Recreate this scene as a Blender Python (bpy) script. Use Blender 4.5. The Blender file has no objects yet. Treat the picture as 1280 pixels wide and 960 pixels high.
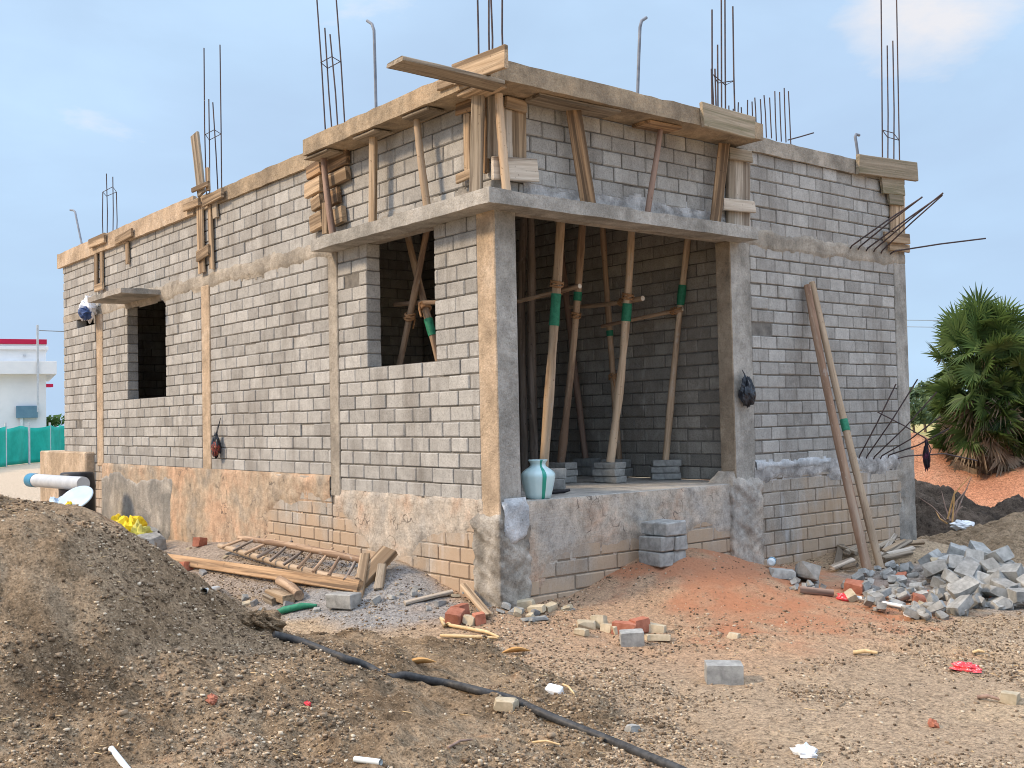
import bpy, math, random
import numpy as np
from mathutils import Vector, Matrix
random.seed(7); rng = np.random.default_rng(11)
S = bpy.context.scene
COL = S.collection
R = math.radians
U = random.uniform

# ------------------------------------------------------------------ camera numbers
CAM = np.array([6.480, -5.127, 0.638]); YAW, PIT, ROL, FPX = R(140.871), R(1.869), R(-1.212), 1348.2
cF = np.array([math.cos(PIT)*math.cos(YAW), math.cos(PIT)*math.sin(YAW), math.sin(PIT)])
r0 = np.array([math.sin(YAW), -math.cos(YAW), 0.0]); u0 = np.cross(r0, cF)
cR = math.cos(ROL)*r0 + math.sin(ROL)*u0; cU = -math.sin(ROL)*r0 + math.cos(ROL)*u0

def ray(px, py): return cF + cR*(px-640)/FPX - cU*(py-480)/FPX
def PA(px, py, y=0.0):
    d = ray(px, py); return CAM + d*((y-CAM[1])/d[1])
def PB(px, py, x=0.0):
    d = ray(px, py); return CAM + d*((x-CAM[0])/d[0])
def PZ(px, py, z):
    d = ray(px, py); return CAM + d*((z-CAM[2])/d[2])
def PD(px, py, dist):
    d = ray(px, py); return CAM + d*dist/np.linalg.norm(d)

# ------------------------------------------------------------------ noise
def _h(ix, iy, s):
    n = (ix.astype(np.int64)*374761393 + iy.astype(np.int64)*668265263 + s*974634533) & 0x7fffffff
    n = ((n ^ (n >> 13))*1274126177) & 0x7fffffff
    return ((n ^ (n >> 16)) & 0xffff)/65535.0
def vnoise(x, y, s=0):
    x = np.asarray(x, float); y = np.asarray(y, float)
    ix = np.floor(x); iy = np.floor(y); fx = x-ix; fy = y-iy
    fx = fx*fx*(3-2*fx); fy = fy*fy*(3-2*fy)
    a = _h(ix, iy, s); b = _h(ix+1, iy, s); c = _h(ix, iy+1, s); d = _h(ix+1, iy+1, s)
    return (a*(1-fx)+b*fx)*(1-fy) + (c*(1-fx)+d*fx)*fy
def fbm(x, y, s=0, o=4):
    x = np.asarray(x, float); y = np.asarray(y, float)
    t = 0; a = .5; n = 0
    for i in range(o):
        t = t + a*vnoise(x*2**i+17.3*i, y*2**i-9.1*i, s+i); n += a; a *= .5
    return t/n
def sstep(a, b, x):
    t = np.clip((x-a)/(b-a), 0, 1); return t*t*(3-2*t)
def gs(x, y, cx, cy, sx, sy): return np.exp(-((x-cx)/sx)**2-((y-cy)/sy)**2)

# ------------------------------------------------------------------ ground heights
BX0, BX1, BY0, BY1 = -10.77, 0.0, 0.0, 5.81
FEET = [(1.0+.42*i+random.uniform(-.1, .1), .3-.28*i+(.11 if i % 2 else -.11), -.6) for i in range(7)]+[(1.9+.40*i, 1.2+.22*i+(.1 if i % 2 else -.1), .5) for i in range(6)]+[(random.uniform(.6, 4.2), random.uniform(-2, 2.2), random.uniform(0, 6)) for _ in range(12)]
def H0(x, y):
    x = np.asarray(x, float); y = np.asarray(y, float)
    dx = np.maximum(np.maximum(BX0-x, x-BX1), 0); dy = np.maximum(np.maximum(BY0-y, y-BY1), 0)
    d = np.hypot(dx, dy)
    h = -0.95 + .11*np.exp(-(d/.8)**2)
    h = h + .27*gs(x, y, -3.6, -.1, 2.3, .75)*(y < 1.5)
    h = h + .17*gs(x, y, -1.35, -.15, .75, .65)
    h = h + .23*gs(x, y, .15, 1.75, .75, .8) + .15*gs(x, y, .75, 2.1, 1.1, .9)
    h = h + .10*gs(x, y, .3, 5.2, .8, 1.2) + .56*gs(x, y, -7.1, -1.08, 1.15, .42)
    h = h + .20*gs(x, y, 1.75, 4.2, .8, .65) + .10*gs(x, y, 1.4, 3.4, .6, .6)
    far = sstep(12, 40, np.hypot(x-1, y+1))
    h = h + .10*(fbm(x*.45, y*.45, 3, 3)-.5)*(1-far) + .035*(fbm(x*2.2, y*2.2, 5, 3)-.5)*(1-far)
    u = (x-3.0)*.80+(y-1.6)*.60; v = -(x-3.0)*.60+(y-1.6)*.80+.10*np.sin(u*2.1)
    h = h - .055*np.exp(-(v/.075)**2)*sstep(-1.1, -.6, u)*sstep(1.9, 1.2, u)+.02*np.exp(-((v-.16)/.09)**2)*sstep(-1.1, -.6, u)*sstep(1.9, 1.2, u)
    for fx, fy, fa in FEET:
        p_ = (x-fx)*math.cos(fa)+(y-fy)*math.sin(fa); q_ = -(x-fx)*math.sin(fa)+(y-fy)*math.cos(fa)
        h = h - .022*np.exp(-((p_/.13)**2+(q_/.055)**2)**2)
    h = h + .026*(fbm(x*9, y*9, 8, 3)-.5)*(1-far)
    return h
def mound_h(x, y):
    x = np.asarray(x, float); y = np.asarray(y, float)
    wx = x + .35*(fbm(x*.9, y*.9, 31, 2)-.5); wy = y + .35*(fbm(x*.9+5, y*.9, 33, 2)-.5)
    def cone(cx, cy, r, hh):
        d = np.hypot(wx-cx, wy-cy)/r
        return hh*np.clip(1.06-np.sqrt(d*d+.018)*1.06, -.4, 1.2)
    a = cone(-.1, -3.70, 1.97, 1.89); a = a-np.log(1+np.exp((a-1.30)*7))/7; b = cone(-1.4, -5.4, 2.4, 1.5); c = cone(.9, -3.05, 2.9, .53)
    m = np.log(np.exp(a*9)+np.exp(b*9)+np.exp(c*9))/9-.07
    m = m + .17*(fbm(x*1.7, y*1.7, 41, 3)-.5) + .10*(fbm(x*6, y*6, 43, 3)-.5) + .055*(fbm(x*17, y*17, 47, 3)-.5)
    return m-.03
def HT(x, y): return np.maximum(H0(x, y), H0(x, y)+mound_h(x, y))
TT = np.arange(2.0, 60, .03)
def PG(px, py, fn=None):
    fn = fn or HT
    d = ray(px, py); P = CAM+d*TT[:, None]
    k = np.argmax(P[:, 2] <= fn(P[:, 0], P[:, 1])); t0, t1 = TT[max(k-1, 0)], TT[k]
    tt = np.linspace(t0, t1, 16); P = CAM+d*tt[:, None]
    return P[np.argmax(P[:, 2] <= fn(P[:, 0], P[:, 1])+1e-9)]

# ------------------------------------------------------------------ mesh builder
class MB:
    def __init__(s): s.v = []; s.f = []; s.t = []; s.m = []; s.sm = []
    def add(s, vs, fs, tone=.5, mi=0, smooth=False):
        o = len(s.v); s.v.extend([tuple(map(float, p)) for p in vs])
        for f in fs:
            s.f.append([i+o for i in f]); s.t.append(tone); s.m.append(mi); s.sm.append(smooth)
    def box(s, a, b, ch=0.0, tone=.5, mi=0):
        a = np.minimum(a, b).astype(float) if False else np.array(a, float); b = np.array(b, float)
        s.obox(Matrix.Translation(Vector((a+b)/2)), abs(b-a), ch, tone, mi)
    def obox(s, M, size, ch=0.0, tone=.5, mi=0, jit=0.0):
        hx, hy, hz = [q/2 for q in size]
        ch = min(ch, hx*.6, hy*.6, hz*.6)
        vs = []; fs = []
        if ch <= 0:
            for x in (-1, 1):
                for y in (-1, 1):
                    for z in (-1, 1): vs.append(Vector((x*hx+U(-jit, jit), y*hy+U(-jit, jit), z*hz+U(-jit, jit))))
            fs = [(0, 1, 3, 2), (4, 6, 7, 5), (0, 4, 5, 1), (2, 3, 7, 6), (0, 2, 6, 4), (1, 5, 7, 3)]
        else:
            idx = {}
            for x in (-1, 1):
                for y in (-1, 1):
                    for z in (-1, 1):
                        j = Vector((U(-jit, jit), U(-jit, jit), U(-jit, jit)))
                        for ax in range(3):
                            p = Vector((x*(hx-ch), y*(hy-ch), z*(hz-ch))); p[ax] = (x*hx, y*hy, z*hz)[ax]
                            idx[(x, y, z, ax)] = len(vs); vs.append(p+j)
            I = lambda x, y, z, a: idx[(x, y, z, a)]
            for q in (-1, 1):
                f = [I(q, -1, -1, 0), I(q, 1, -1, 0), I(q, 1, 1, 0), I(q, -1, 1, 0)]; fs.append(f if q > 0 else f[::-1])
                f = [I(-1, q, -1, 1), I(-1, q, 1, 1), I(1, q, 1, 1), I(1, q, -1, 1)]; fs.append(f if q > 0 else f[::-1])
                f = [I(-1, -1, q, 2), I(1, -1, q, 2), I(1, 1, q, 2), I(-1, 1, q, 2)]; fs.append(f if q > 0 else f[::-1])
            for p in (-1, 1):
                for q in (-1, 1):
                    fs.append([I(p, q, -1, 0), I(p, q, 1, 0), I(p, q, 1, 1), I(p, q, -1, 1)][::(-1 if p*q > 0 else 1)])
                    fs.append([I(p, -1, q, 0), I(p, 1, q, 0), I(p, 1, q, 2), I(p, -1, q, 2)][::(1 if p*q > 0 else -1)])
                    fs.append([I(-1, p, q, 1), I(1, p, q, 1), I(1, p, q, 2), I(-1, p, q, 2)][::(-1 if p*q > 0 else 1)])
                    for r in (-1, 1):
                        fs.append([I(p, q, r, 0), I(p, q, r, 1), I(p, q, r, 2)][::(1 if p*q*r > 0 else -1)])
        s.add([M @ v for v in vs], fs, tone, mi)
    def tube(s, pts, rad, n=8, tone=.5, mi=0, cap=True):
        pts = [Vector(p) for p in pts]
        if not hasattr(rad, '__len__'): rad = [rad]*len(pts)
        up = None; vs = []; fs = []
        for i, p in enumerate(pts):
            t = (pts[min(i+1, len(pts)-1)]-pts[max(i-1, 0)]).normalized()
            if up is None:
                up = t.orthogonal().normalized()
            else:
                up = (up - t*up.dot(t)).normalized()
            w = t.cross(up)
            for k in range(n):
                a = 2*math.pi*k/n
                vs.append(p+(up*math.cos(a)+w*math.sin(a))*rad[i])
        for i in range(len(pts)-1):
            for k in range(n):
                fs.append((i*n+k, i*n+(k+1) % n, (i+1)*n+(k+1) % n, (i+1)*n+k))
        s.add(vs, fs, tone, mi, True)
        if cap:
            s.add(vs[:n], [tuple(range(n-1, -1, -1))], tone, mi); s.add(vs[-n:], [tuple(range(n))], tone, mi)
    def grid(s, V, tone=.5, mi=0, smooth=True, keep=None):   # V: (r,c,3) array
        r, c = V.shape[:2]
        fs = []
        for i in range(r-1):
            for j in range(c-1):
                if keep is None or keep[i, j]: fs.append((i*c+j, i*c+j+1, (i+1)*c+j+1, (i+1)*c+j))
        s.add(V.reshape(-1, 3), fs, tone, mi, smooth)
    def lathe(s, prof, n=24, o=(0, 0, 0), smooth=True, tone=.5, mi=0, a0=0, a1=2*math.pi):
        vs = []; fs = []; full = abs(a1-a0-2*math.pi) < 1e-6; m = n if full else n+1
        for r, z in prof:
            for k in range(m):
                a = a0+(a1-a0)*k/n; vs.append((o[0]+r*math.cos(a), o[1]+r*math.sin(a), o[2]+z))
        for i in range(len(prof)-1):
            for k in range(n):
                k2 = (k+1) % m
                fs.append((i*m+k, i*m+k2, (i+1)*m+k2, (i+1)*m+k))
        s.add(vs, fs, tone, mi, smooth)
    def build(s, name, mat, parent=None, origin=None, mw=None):
        me = bpy.data.meshes.new(name)
        v = np.array(s.v, float).reshape(-1, 3)
        if mw is None:
            if origin is None:
                if parent is not None: origin = np.array(parent['_o'])
                else: origin = np.array([v[:, 0].mean(), v[:, 1].mean(), v[:, 2].min()])
            v = v-np.array(origin)
        me.from_pydata([tuple(p) for p in v], [], s.f); me.update()
        for q in (mat if isinstance(mat, (list, tuple)) else [mat]): me.materials.append(q)
        me.polygons.foreach_set('use_smooth', s.sm); me.polygons.foreach_set('material_index', s.m)
        at = me.attributes.new('tone', 'FLOAT', 'FACE'); at.data.foreach_set('value', [float(t) for t in s.t])
        o = bpy.data.objects.new(name, me); COL.objects.link(o)
        if parent is not None:
            o.parent = parent
            if mw is not None: o.matrix_local = mw
        elif mw is not None: o.matrix_world = mw
        else: o.location = origin
        if mw is None and parent is None: o['_o'] = [float(q) for q in origin]
        return o

def tag(o, label=None, cat=None, group=None, kind=None):
    if label: o['label'] = label
    if cat: o['category'] = cat
    if group: o['group'] = group
    if kind: o['kind'] = kind
    return o
def empty(name, loc, label, cat, group=None):
    o = bpy.data.objects.new(name, None); COL.objects.link(o); o.location = loc; o['_o'] = [float(q) for q in loc]
    o.empty_display_size = .1
    return tag(o, label, cat, group)

# ------------------------------------------------------------------ materials
def newmat(name):
    m = bpy.data.materials.new(name); m.use_nodes = True
    nt = m.node_tree; b = nt.nodes['Principled BSDF']
    return m, nt, b
def N(nt, t, **k):
    n = nt.nodes.new(t)
    for a, v in k.items(): setattr(n, a, v)
    return n
def L(nt, a, b): nt.links.new(a, b)
def coords(nt, space, sc):
    if space == 'P': src = N(nt, 'ShaderNodeNewGeometry').outputs['Position']
    else: src = N(nt, 'ShaderNodeTexCoord').outputs['Object']
    mp = N(nt, 'ShaderNodeMapping'); mp.inputs['Scale'].default_value = sc if hasattr(sc, '__len__') else (sc,)*3
    L(nt, src, mp.inputs['Vector']); return mp.outputs['Vector']
def noise(nt, vec, scale=1, detail=5, rough=.6, dist=0):
    n = N(nt, 'ShaderNodeTexNoise'); n.inputs['Scale'].default_value = scale; n.inputs['Detail'].default_value = detail
    n.inputs['Roughness'].default_value = rough; n.inputs['Distortion'].default_value = dist
    L(nt, vec, n.inputs['Vector']); return n.outputs['Fac']
def ramp(nt, fac, stops, interp='LINEAR'):
    r = N(nt, 'ShaderNodeValToRGB'); e = r.color_ramp; e.interpolation = interp
    while len(e.elements) < len(stops): e.elements.new(.5)
    for el, (p, c) in zip(e.elements, stops): el.position = p; el.color = (c if hasattr(c, '__len__') else (c, c, c))[:3]+(1,) if hasattr(c, '__len__') else (c, c, c, 1)
    L(nt, fac, r.inputs['Fac']); return r.outputs['Color']
def mix(nt, fac, a, b, mode='MIX'):
    m = N(nt, 'ShaderNodeMix', data_type='RGBA', blend_type=mode)
    for sock, v in ((m.inputs[0], fac), (m.inputs[6], a), (m.inputs[7], b)):
        if hasattr(v, 'links'): L(nt, v, sock)
        elif sock.type == 'RGBA': sock.default_value = tuple(v)[:3]+(1,)
        else: sock.default_value = v
    return m.outputs[2]
def math_(nt, op, a, b=0.0, c=None):
    m = N(nt, 'ShaderNodeMath', operation=op)
    for i, v in enumerate((a, b, c)):
        if v is None: continue
        if hasattr(v, 'links'): L(nt, v, m.inputs[i])
        else: m.inputs[i].default_value = v
    return m.outputs[0]
def attr(nt, name, out='Fac'):
    a = N(nt, 'ShaderNodeAttribute'); a.attribute_name = name; return a.outputs[out]
def bump(nt, b, h, st, dist=.01, prev=None):
    n = N(nt, 'ShaderNodeBump'); n.inputs['Strength'].default_value = st; n.inputs['Distance'].default_value = dist
    L(nt, h, n.inputs['Height'])
    if prev is not None: L(nt, prev, n.inputs['Normal'])
    L(nt, n.outputs['Normal'], b.inputs['Normal']); return n.outputs['Normal']
def finish(b, rough, spec=.25):
    b.inputs['Roughness'].default_value = rough; b.inputs['Specular IOR Level'].default_value = spec
def sepz(nt, out='Z'):
    s = N(nt, 'ShaderNodeSeparateXYZ'); L(nt, N(nt, 'ShaderNodeNewGeometry').outputs['Position'], s.inputs[0]); return s.outputs[out]

def mat_simple(name, c1, c2, scale=6, space='O', rough=.85, bst=.4, bsc=60, bd=.004, tone=.0, spec=.25, pos=(.35, .65), stretch=(1, 1, 1), c3=None):
    m, nt, b = newmat(name)
    v = coords(nt, space, tuple(scale*q for q in stretch))
    col = ramp(nt, noise(nt, v, 1, 6, .65), [(pos[0], c1), (pos[1], c2)])
    if c3 is not None:
        v2 = coords(nt, space, tuple(scale*2.7*q for q in stretch))
        col = mix(nt, ramp(nt, noise(nt, v2, 1, 4, .6), [(.56, 0.0), (.68, 1.0)]), col, c3)
    if tone > 0:
        t = attr(nt, 'tone'); g = math_(nt, 'MULTIPLY_ADD', t, 2*tone, 1-tone)
        col = mix(nt, 1.0, col, g, 'MULTIPLY')
    L(nt, col, b.inputs['Base Color'])
    hv = coords(nt, space, tuple(bsc*q for q in stretch))
    bump(nt, b, noise(nt, hv, 1, 4, .7), bst, bd)
    finish(b, rough, spec)
    return m

def mat_block(name, c1, c2, stain=None, zt=None, white=0.0, tone=.2):
    """concrete block: toned per block, pitted, with stains of their own"""
    m, nt, b = newmat(name)
    t = attr(nt, 'tone')
    col = mix(nt, t, c1, c2)
    v = coords(nt, 'P', 9)
    col = mix(nt, 1.0, col, ramp(nt, noise(nt, v, 1, 6, .7), [(.3, .80), (.7, 1.14)]), 'MULTIPLY')
    v = coords(nt, 'P', 70)
    col = mix(nt, 1.0, col, ramp(nt, noise(nt, v, 1, 3, .7), [(.32, .72), (.5, 1.0), (.7, 1.12)]), 'MULTIPLY')
    v = coords(nt, 'P', (1.1, 1.1, .35))
    col = mix(nt, ramp(nt, noise(nt, v, 2, 5, .6), [(.50, 0.0), (.70, .5)]), col, (.16, .14, .12))
    v = coords(nt, 'P', (7, 7, 3.4))
    col = mix(nt, ramp(nt, noise(nt, v, 1, 6, .7, .4), [(.59, 0.0), (.68, .5)]), col, (.50, .485, .455))
    v = coords(nt, 'P', (9, 9, .9))
    col = mix(nt, ramp(nt, noise(nt, v, 1, 5, .65), [(.58, 0.0), (.70, .42)]), col, (.17, .155, .135))
    if white:
        v = coords(nt, 'P', (5, 5, .8))
        col = mix(nt, ramp(nt, noise(nt, v, 1, 5, .65), [(.56, 0.0), (.70, white)]), col, (.62, .63, .64))
    if stain is not None:
        z = sepz(nt)
        v = coords(nt, 'P', (1.6, 1.6, 1.1))
        f = math_(nt, 'ADD', noise(nt, v, 1, 5, .6), math_(nt, 'MULTIPLY', math_(nt, 'SUBTRACT', zt, z), .35))
        col = mix(nt, ramp(nt, f, [(.50, 0.0), (.70, .75)]), col, stain)
    L(nt, col, b.inputs['Base Color'])
    n1 = bump(nt, b, noise(nt, coords(nt, 'P', 160), 1, 3, .7), .35, .004)
    bump(nt, b, noise(nt, coords(nt, 'P', 14), 1, 4, .6), .35, .012, n1)
    finish(b, .93, .15)
    return m

def mat_plaster(name, ca, cb, cc, sc=1.6, pos=(.40, .52, .64), dark=(.12, .10, .085), cracks=False):
    m, nt, b = newmat(name)
    v = coords(nt, 'P', sc)
    col = ramp(nt, noise(nt, v, 1, 7, .62, .4), [(pos[0], ca), (pos[1], cb), (pos[2], cc)])
    v = coords(nt, 'P', (6, 6, 3.2))
    col = mix(nt, 1.0, col, ramp(nt, noise(nt, v, 1, 5, .7), [(.3, .72), (.7, 1.2)]), 'MULTIPLY')
    col = mix(nt, 1.0, col, ramp(nt, noise(nt, coords(nt, 'P', 11), 1, 6, .72), [(.30, .66 if cracks else .84), (.5, 1.0), (.72, 1.22 if cracks else 1.1)]), 'MULTIPLY')
    vc = N(nt, 'ShaderNodeTexVoronoi', feature='DISTANCE_TO_EDGE'); vc.inputs['Scale'].default_value = 2.3
    wob = N(nt, 'ShaderNodeVectorMath', operation='ADD'); L(nt, coords(nt, 'P', 1), wob.inputs[0]); nn_ = N(nt, 'ShaderNodeTexNoise'); nn_.inputs['Scale'].default_value = 5; L(nt, coords(nt, 'P', 1), nn_.inputs['Vector']); sc_ = N(nt, 'ShaderNodeVectorMath', operation='SCALE'); L(nt, nn_.outputs['Color'], sc_.inputs[0]); sc_.inputs['Scale'].default_value = .55; L(nt, sc_.outputs[0], wob.inputs[1]); L(nt, wob.outputs[0], vc.inputs['Vector'])
    crk = math_(nt, 'MULTIPLY', math_(nt, 'LESS_THAN', vc.outputs['Distance'], .012), ramp(nt, noise(nt, coords(nt, 'P', 1.9), 1, 3, .5), [(.50, 0.0), (.56, .75)]))
    if cracks: col = mix(nt, crk, col, dark)
    v = coords(nt, 'P', 26)
    col = mix(nt, ramp(nt, noise(nt, v, 1, 5, .75), [(.61, 0.0), (.70, .65)]), col, dark)
    v = coords(nt, 'P', 75)
    col = mix(nt, 1.0, col, ramp(nt, noise(nt, v, 1, 3, .7), [(.32, .80), (.5, 1.0), (.7, 1.14)]), 'MULTIPLY')
    L(nt, col, b.inputs['Base Color'])
    n1 = bump(nt, b, noise(nt, coords(nt, 'P', 95), 1, 4, .75), .5, .008)
    bump(nt, b, noise(nt, coords(nt, 'P', 18), 1, 5, .7), .6, .025, n1)
    finish(b, .95, .12)
    return m

def mat_wood(name, c1, c2, dark, axis='X', grain=46, dk=.62, rough=.8, bst=.5):
    m, nt, b = newmat(name)
    sx = {'X': (1.5, grain, grain), 'Z': (grain, grain, 1.5)}[axis]
    oi = N(nt, 'ShaderNodeObjectInfo').outputs['Random']
    mp = N(nt, 'ShaderNodeMapping'); mp.inputs['Scale'].default_value = sx
    add = N(nt, 'ShaderNodeVectorMath', operation='ADD')
    L(nt, N(nt, 'ShaderNodeTexCoord').outputs['Object'], add.inputs[0])
    L(nt, math_(nt, 'MULTIPLY', oi, 37.0), add.inputs[1])
    L(nt, add.outputs[0], mp.inputs['Vector']); v = mp.outputs['Vector']
    g = noise(nt, v, 1, 6, .65, .6)
    col = ramp(nt, g, [(.34, c1), (.62, c2)])
    mp2 = N(nt, 'ShaderNodeMapping'); mp2.inputs['Scale'].default_value = tuple(q*.22 for q in sx); L(nt, add.outputs[0], mp2.inputs['Vector'])
    g2 = noise(nt, mp2.outputs['Vector'], 1, 6, .7, .8)
    col = mix(nt, ramp(nt, g2, [(dk-.06, 0.0), (dk+.06, .8)]), col, dark)
    mp3 = N(nt, 'ShaderNodeMapping'); mp3.inputs['Scale'].default_value = (34, 34, 34); L(nt, add.outputs[0], mp3.inputs['Vector'])
    col = mix(nt, ramp(nt, noise(nt, mp3.outputs['Vector'], 1, 3, .6), [(.64, 0.0), (.72, .7)]), col, dark)
    if axis == 'Z':
        mp4 = N(nt, 'ShaderNodeMapping'); mp4.inputs['Scale'].default_value = (11, 11, 5); L(nt, add.outputs[0], mp4.inputs['Vector'])
        col = mix(nt, ramp(nt, noise(nt, mp4.outputs['Vector'], 1, 5, .7), [(.60, 0.0), (.70, .55)]), col, (.47, .44, .40))
    col = mix(nt, 1.0, col, math_(nt, 'MULTIPLY_ADD', oi, .45, .78), 'MULTIPLY')
    L(nt, col, b.inputs['Base Color'])
    bump(nt, b, g, bst, .006)
    finish(b, rough, .2)
    return m

def mat_soil(name, stops, sc=3.2, fine=70, use_col=False, clod=24, bst=.9, light=(.50, .42, .31), lamt=.5, lsc=95):
    m, nt, b = newmat(name)
    if use_col: col = attr(nt, 'Col', 'Color')
    else: col = ramp(nt, noise(nt, coords(nt, 'P', sc), 1, 7, .65, .3), stops)
    keep = math_(nt, 'SUBTRACT', 1.0, attr(nt, 'smooth'))
    n2 = noise(nt, coords(nt, 'P', clod), 1, 6, .72)
    col = mix(nt, keep, col, ramp(nt, n2, [(.30, .34), (.48, .98), (.70, 1.35)]), 'MULTIPLY')
    n3 = noise(nt, coords(nt, 'P', fine), 1, 4, .75)
    col = mix(nt, keep, col, ramp(nt, n3, [(.32, .38), (.50, 1.0), (.72, 1.5)]), 'MULTIPLY')
    vo = N(nt, 'ShaderNodeTexVoronoi'); vo.inputs['Scale'].default_value = lsc; L(nt, coords(nt, 'P', 1), vo.inputs['Vector'])
    pick = math_(nt, 'GREATER_THAN', N2(nt, vo.outputs['Color']), .80)
    near = math_(nt, 'LESS_THAN', vo.outputs['Distance'], .34)
    col = mix(nt, math_(nt, 'MULTIPLY', math_(nt, 'MULTIPLY', pick, near), math_(nt, 'MULTIPLY', keep, lamt)), col, light)
    L(nt, col, b.inputs['Base Color'])
    n1 = bump(nt, b, n3, bst*.8, .012)
    nn = bump(nt, b, n2, bst, .035, n1)
    finish(b, .97, .1)
    return m
def N2(nt, c):
    s = N(nt, 'ShaderNodeSeparateColor'); L(nt, c, s.inputs[0]); return s.outputs[0]

M = {}
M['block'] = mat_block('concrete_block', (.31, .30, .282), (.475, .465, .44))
M['block_shaded'] = mat_block('shade_darkened_concrete_block', (.24, .225, .20), (.42, .395, .35))  # darker copy of the wall block: porch shade put into its colour
M['block_plinth'] = mat_block('stained_plinth_block', (.34, .31, .27), (.50, .45, .39), stain=(.47, .335, .22), zt=.0, white=.8)
M['mortar'] = mat_simple('mortar', (.12, .113, .104), (.23, .216, .195), 12, 'P', .95, .6, 120)
M['mortar_plinth'] = mat_simple('plinth_mortar', (.20, .17, .14), (.33, .28, .22), 12, 'P', .95, .6, 120)
M['mortar_light'] = mat_plaster('pale_mortar', (.30, .29, .28), (.46, .45, .44), (.60, .59, .58), 6)
M['plaster'] = mat_plaster('tan_plinth_plaster', (.33, .295, .25), (.46, .365, .27), (.54, .365, .25), 1.5, (.36, .48, .62), cracks=True)
M['plaster_grey'] = mat_plaster('grey_plaster', (.25, .24, .22), (.36, .335, .30), (.44, .40, .35), 2.2)
M['plaster_porch'] = mat_plaster('porch_edge_plaster', (.43, .40, .36), (.52, .455, .38), (.55, .39, .285), 1.9, (.38, .53, .68), cracks=True)
M['plaster_rough'] = mat_plaster('rough_mortar', (.24, .22, .19), (.37, .34, .295), (.48, .445, .395), 5)
M['mortar_skylit'] = mat_plaster('skylight_tinted_mortar', (.42, .44, .46), (.53, .55, .565), (.60, .61, .62), 5)  # whitish mortar, with the faint blue of skylight put into its colour
M['concrete'] = mat_plaster('cast_concrete', (.28, .25, .21), (.38, .34, .285), (.46, .41, .345), 2.6)
M['concrete_grey'] = mat_plaster('grey_cast_concrete', (.31, .295, .265), (.40, .38, .345), (.47, .45, .415), 2.4)
M['concrete_tan'] = mat_plaster('earth_stained_concrete', (.40, .31, .22), (.50, .385, .275), (.56, .45, .34), 2.0)
M['concrete_brown'] = mat_plaster('brown_stained_concrete', (.24, .19, .14), (.33, .27, .20), (.40, .33, .25), 2.2)
M['edge'] = mat_plaster('roof_edge_concrete', (.27, .215, .155), (.40, .315, .22), (.48, .36, .24), 1.8)
M['floor'] = mat_plaster('screed_floor', (.36, .345, .32), (.47, .45, .41), (.53, .49, .44), 2.0)
M['wood'] = mat_wood('formwork_wood', (.34, .24, .15), (.51, .385, .26), (.115, .078, .048), dk=.52)
M['wood_pale'] = mat_wood('mortar_whitened_wood', (.40, .335, .265), (.58, .52, .44), (.14, .105, .075), dk=.54)
M['wood_grey'] = mat_wood('weathered_wood', (.25, .205, .15), (.39, .325, .25), (.08, .06, .042), dk=.54)
M['wood_stain'] = mat_wood('dark_stained_wood', (.32, .195, .105), (.47, .31, .18), (.075, .052, .036), dk=.48)
M['wood_mossy'] = mat_wood('mossy_wood', (.25, .205, .145), (.38, .315, .235), (.15, .14, .08), dk=.54)
M['pole'] = mat_wood('stripped_pole_wood', (.32, .215, .14), (.50, .36, .245), (.13, .08, .055), 'Z', 22, dk=.54)
M['pole_pale'] = mat_wood('pale_pole_wood', (.38, .275, .18), (.56, .43, .305), (.16, .10, .065), 'Z', 22, dk=.55)
M['pole_red'] = mat_wood('reddish_peeled_pole_wood', (.22, .13, .085), (.40, .265, .18), (.50, .41, .32), 'Z', 14, dk=.58)
M['pole_grey'] = mat_wood('grey_split_pole_wood', (.24, .19, .15), (.40, .33, .28), (.07, .055, .045), 'Z', 26, dk=.54)
M['pole_brown'] = mat_wood('bark_pole_wood', (.20, .13, .10), (.33, .23, .18), (.08, .055, .045), 'Z', 22)
M['cut'] = mat_simple('cut_wood_end', (.62, .52, .40), (.80, .72, .60), 30)
M['tape'] = mat_simple('green_tape', (.02, .16, .09), (.04, .26, .15), 30, rough=.5)
M['rope'] = mat_simple('coir_rope', (.30, .16, .08), (.46, .27, .14), 60, bst=.8, bsc=200)
M['rebar'] = mat_simple('rusted_rebar', (.045, .04, .05), (.10, .065, .055), 20, rough=.6, bst=.6, bsc=300)
M['conduit'] = mat_simple('grey_conduit', (.13, .15, .19), (.22, .24, .28), 8, rough=.5, bst=.05)
M['loose'] = mat_simple('loose_concrete', (.22, .222, .212), (.40, .40, .382), 14, 'O', .92, .7, 120, .008, tone=.30)
M['loose_dark'] = mat_simple('damp_loose_concrete', (.19, .19, .19), (.30, .30, .295), 14, 'O', .9, .6, 120, .006, tone=.2)
M['brick'] = mat_simple('red_clay_brick', (.32, .115, .07), (.48, .20, .13), 16, 'O', .92, .6, 100, .006, tone=.25)
M['cream'] = mat_simple('cream_rubble', (.38, .32, .22), (.56, .48, .35), 16, 'O', .92, .5, 100, .006, tone=.2)
M['hose'] = mat_simple('black_hose', (.025, .026, .028), (.07, .07, .07), 30, rough=.5, bst=.2)
M['pvc'] = mat_simple('white_pvc', (.60, .66, .68), (.74, .78, .78), 10, rough=.4, bst=.05)
M['gpipe'] = mat_simple('grey_pvc', (.42, .45, .48), (.54, .57, .60), 6, rough=.45, bst=.1)
M['bluecap'] = mat_simple('blue_plastic', (.03, .18, .32), (.05, .25, .42), 8, rough=.4, bst=.05)
M['blackp'] = mat_simple('black_plastic', (.012, .012, .014), (.035, .035, .04), 8, rough=.45, bst=.1)
M['palelid'] = mat_simple('pale_blue_plastic', (.42, .55, .68), (.54, .66, .78), 5, rough=.35, bst=.05)
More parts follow.
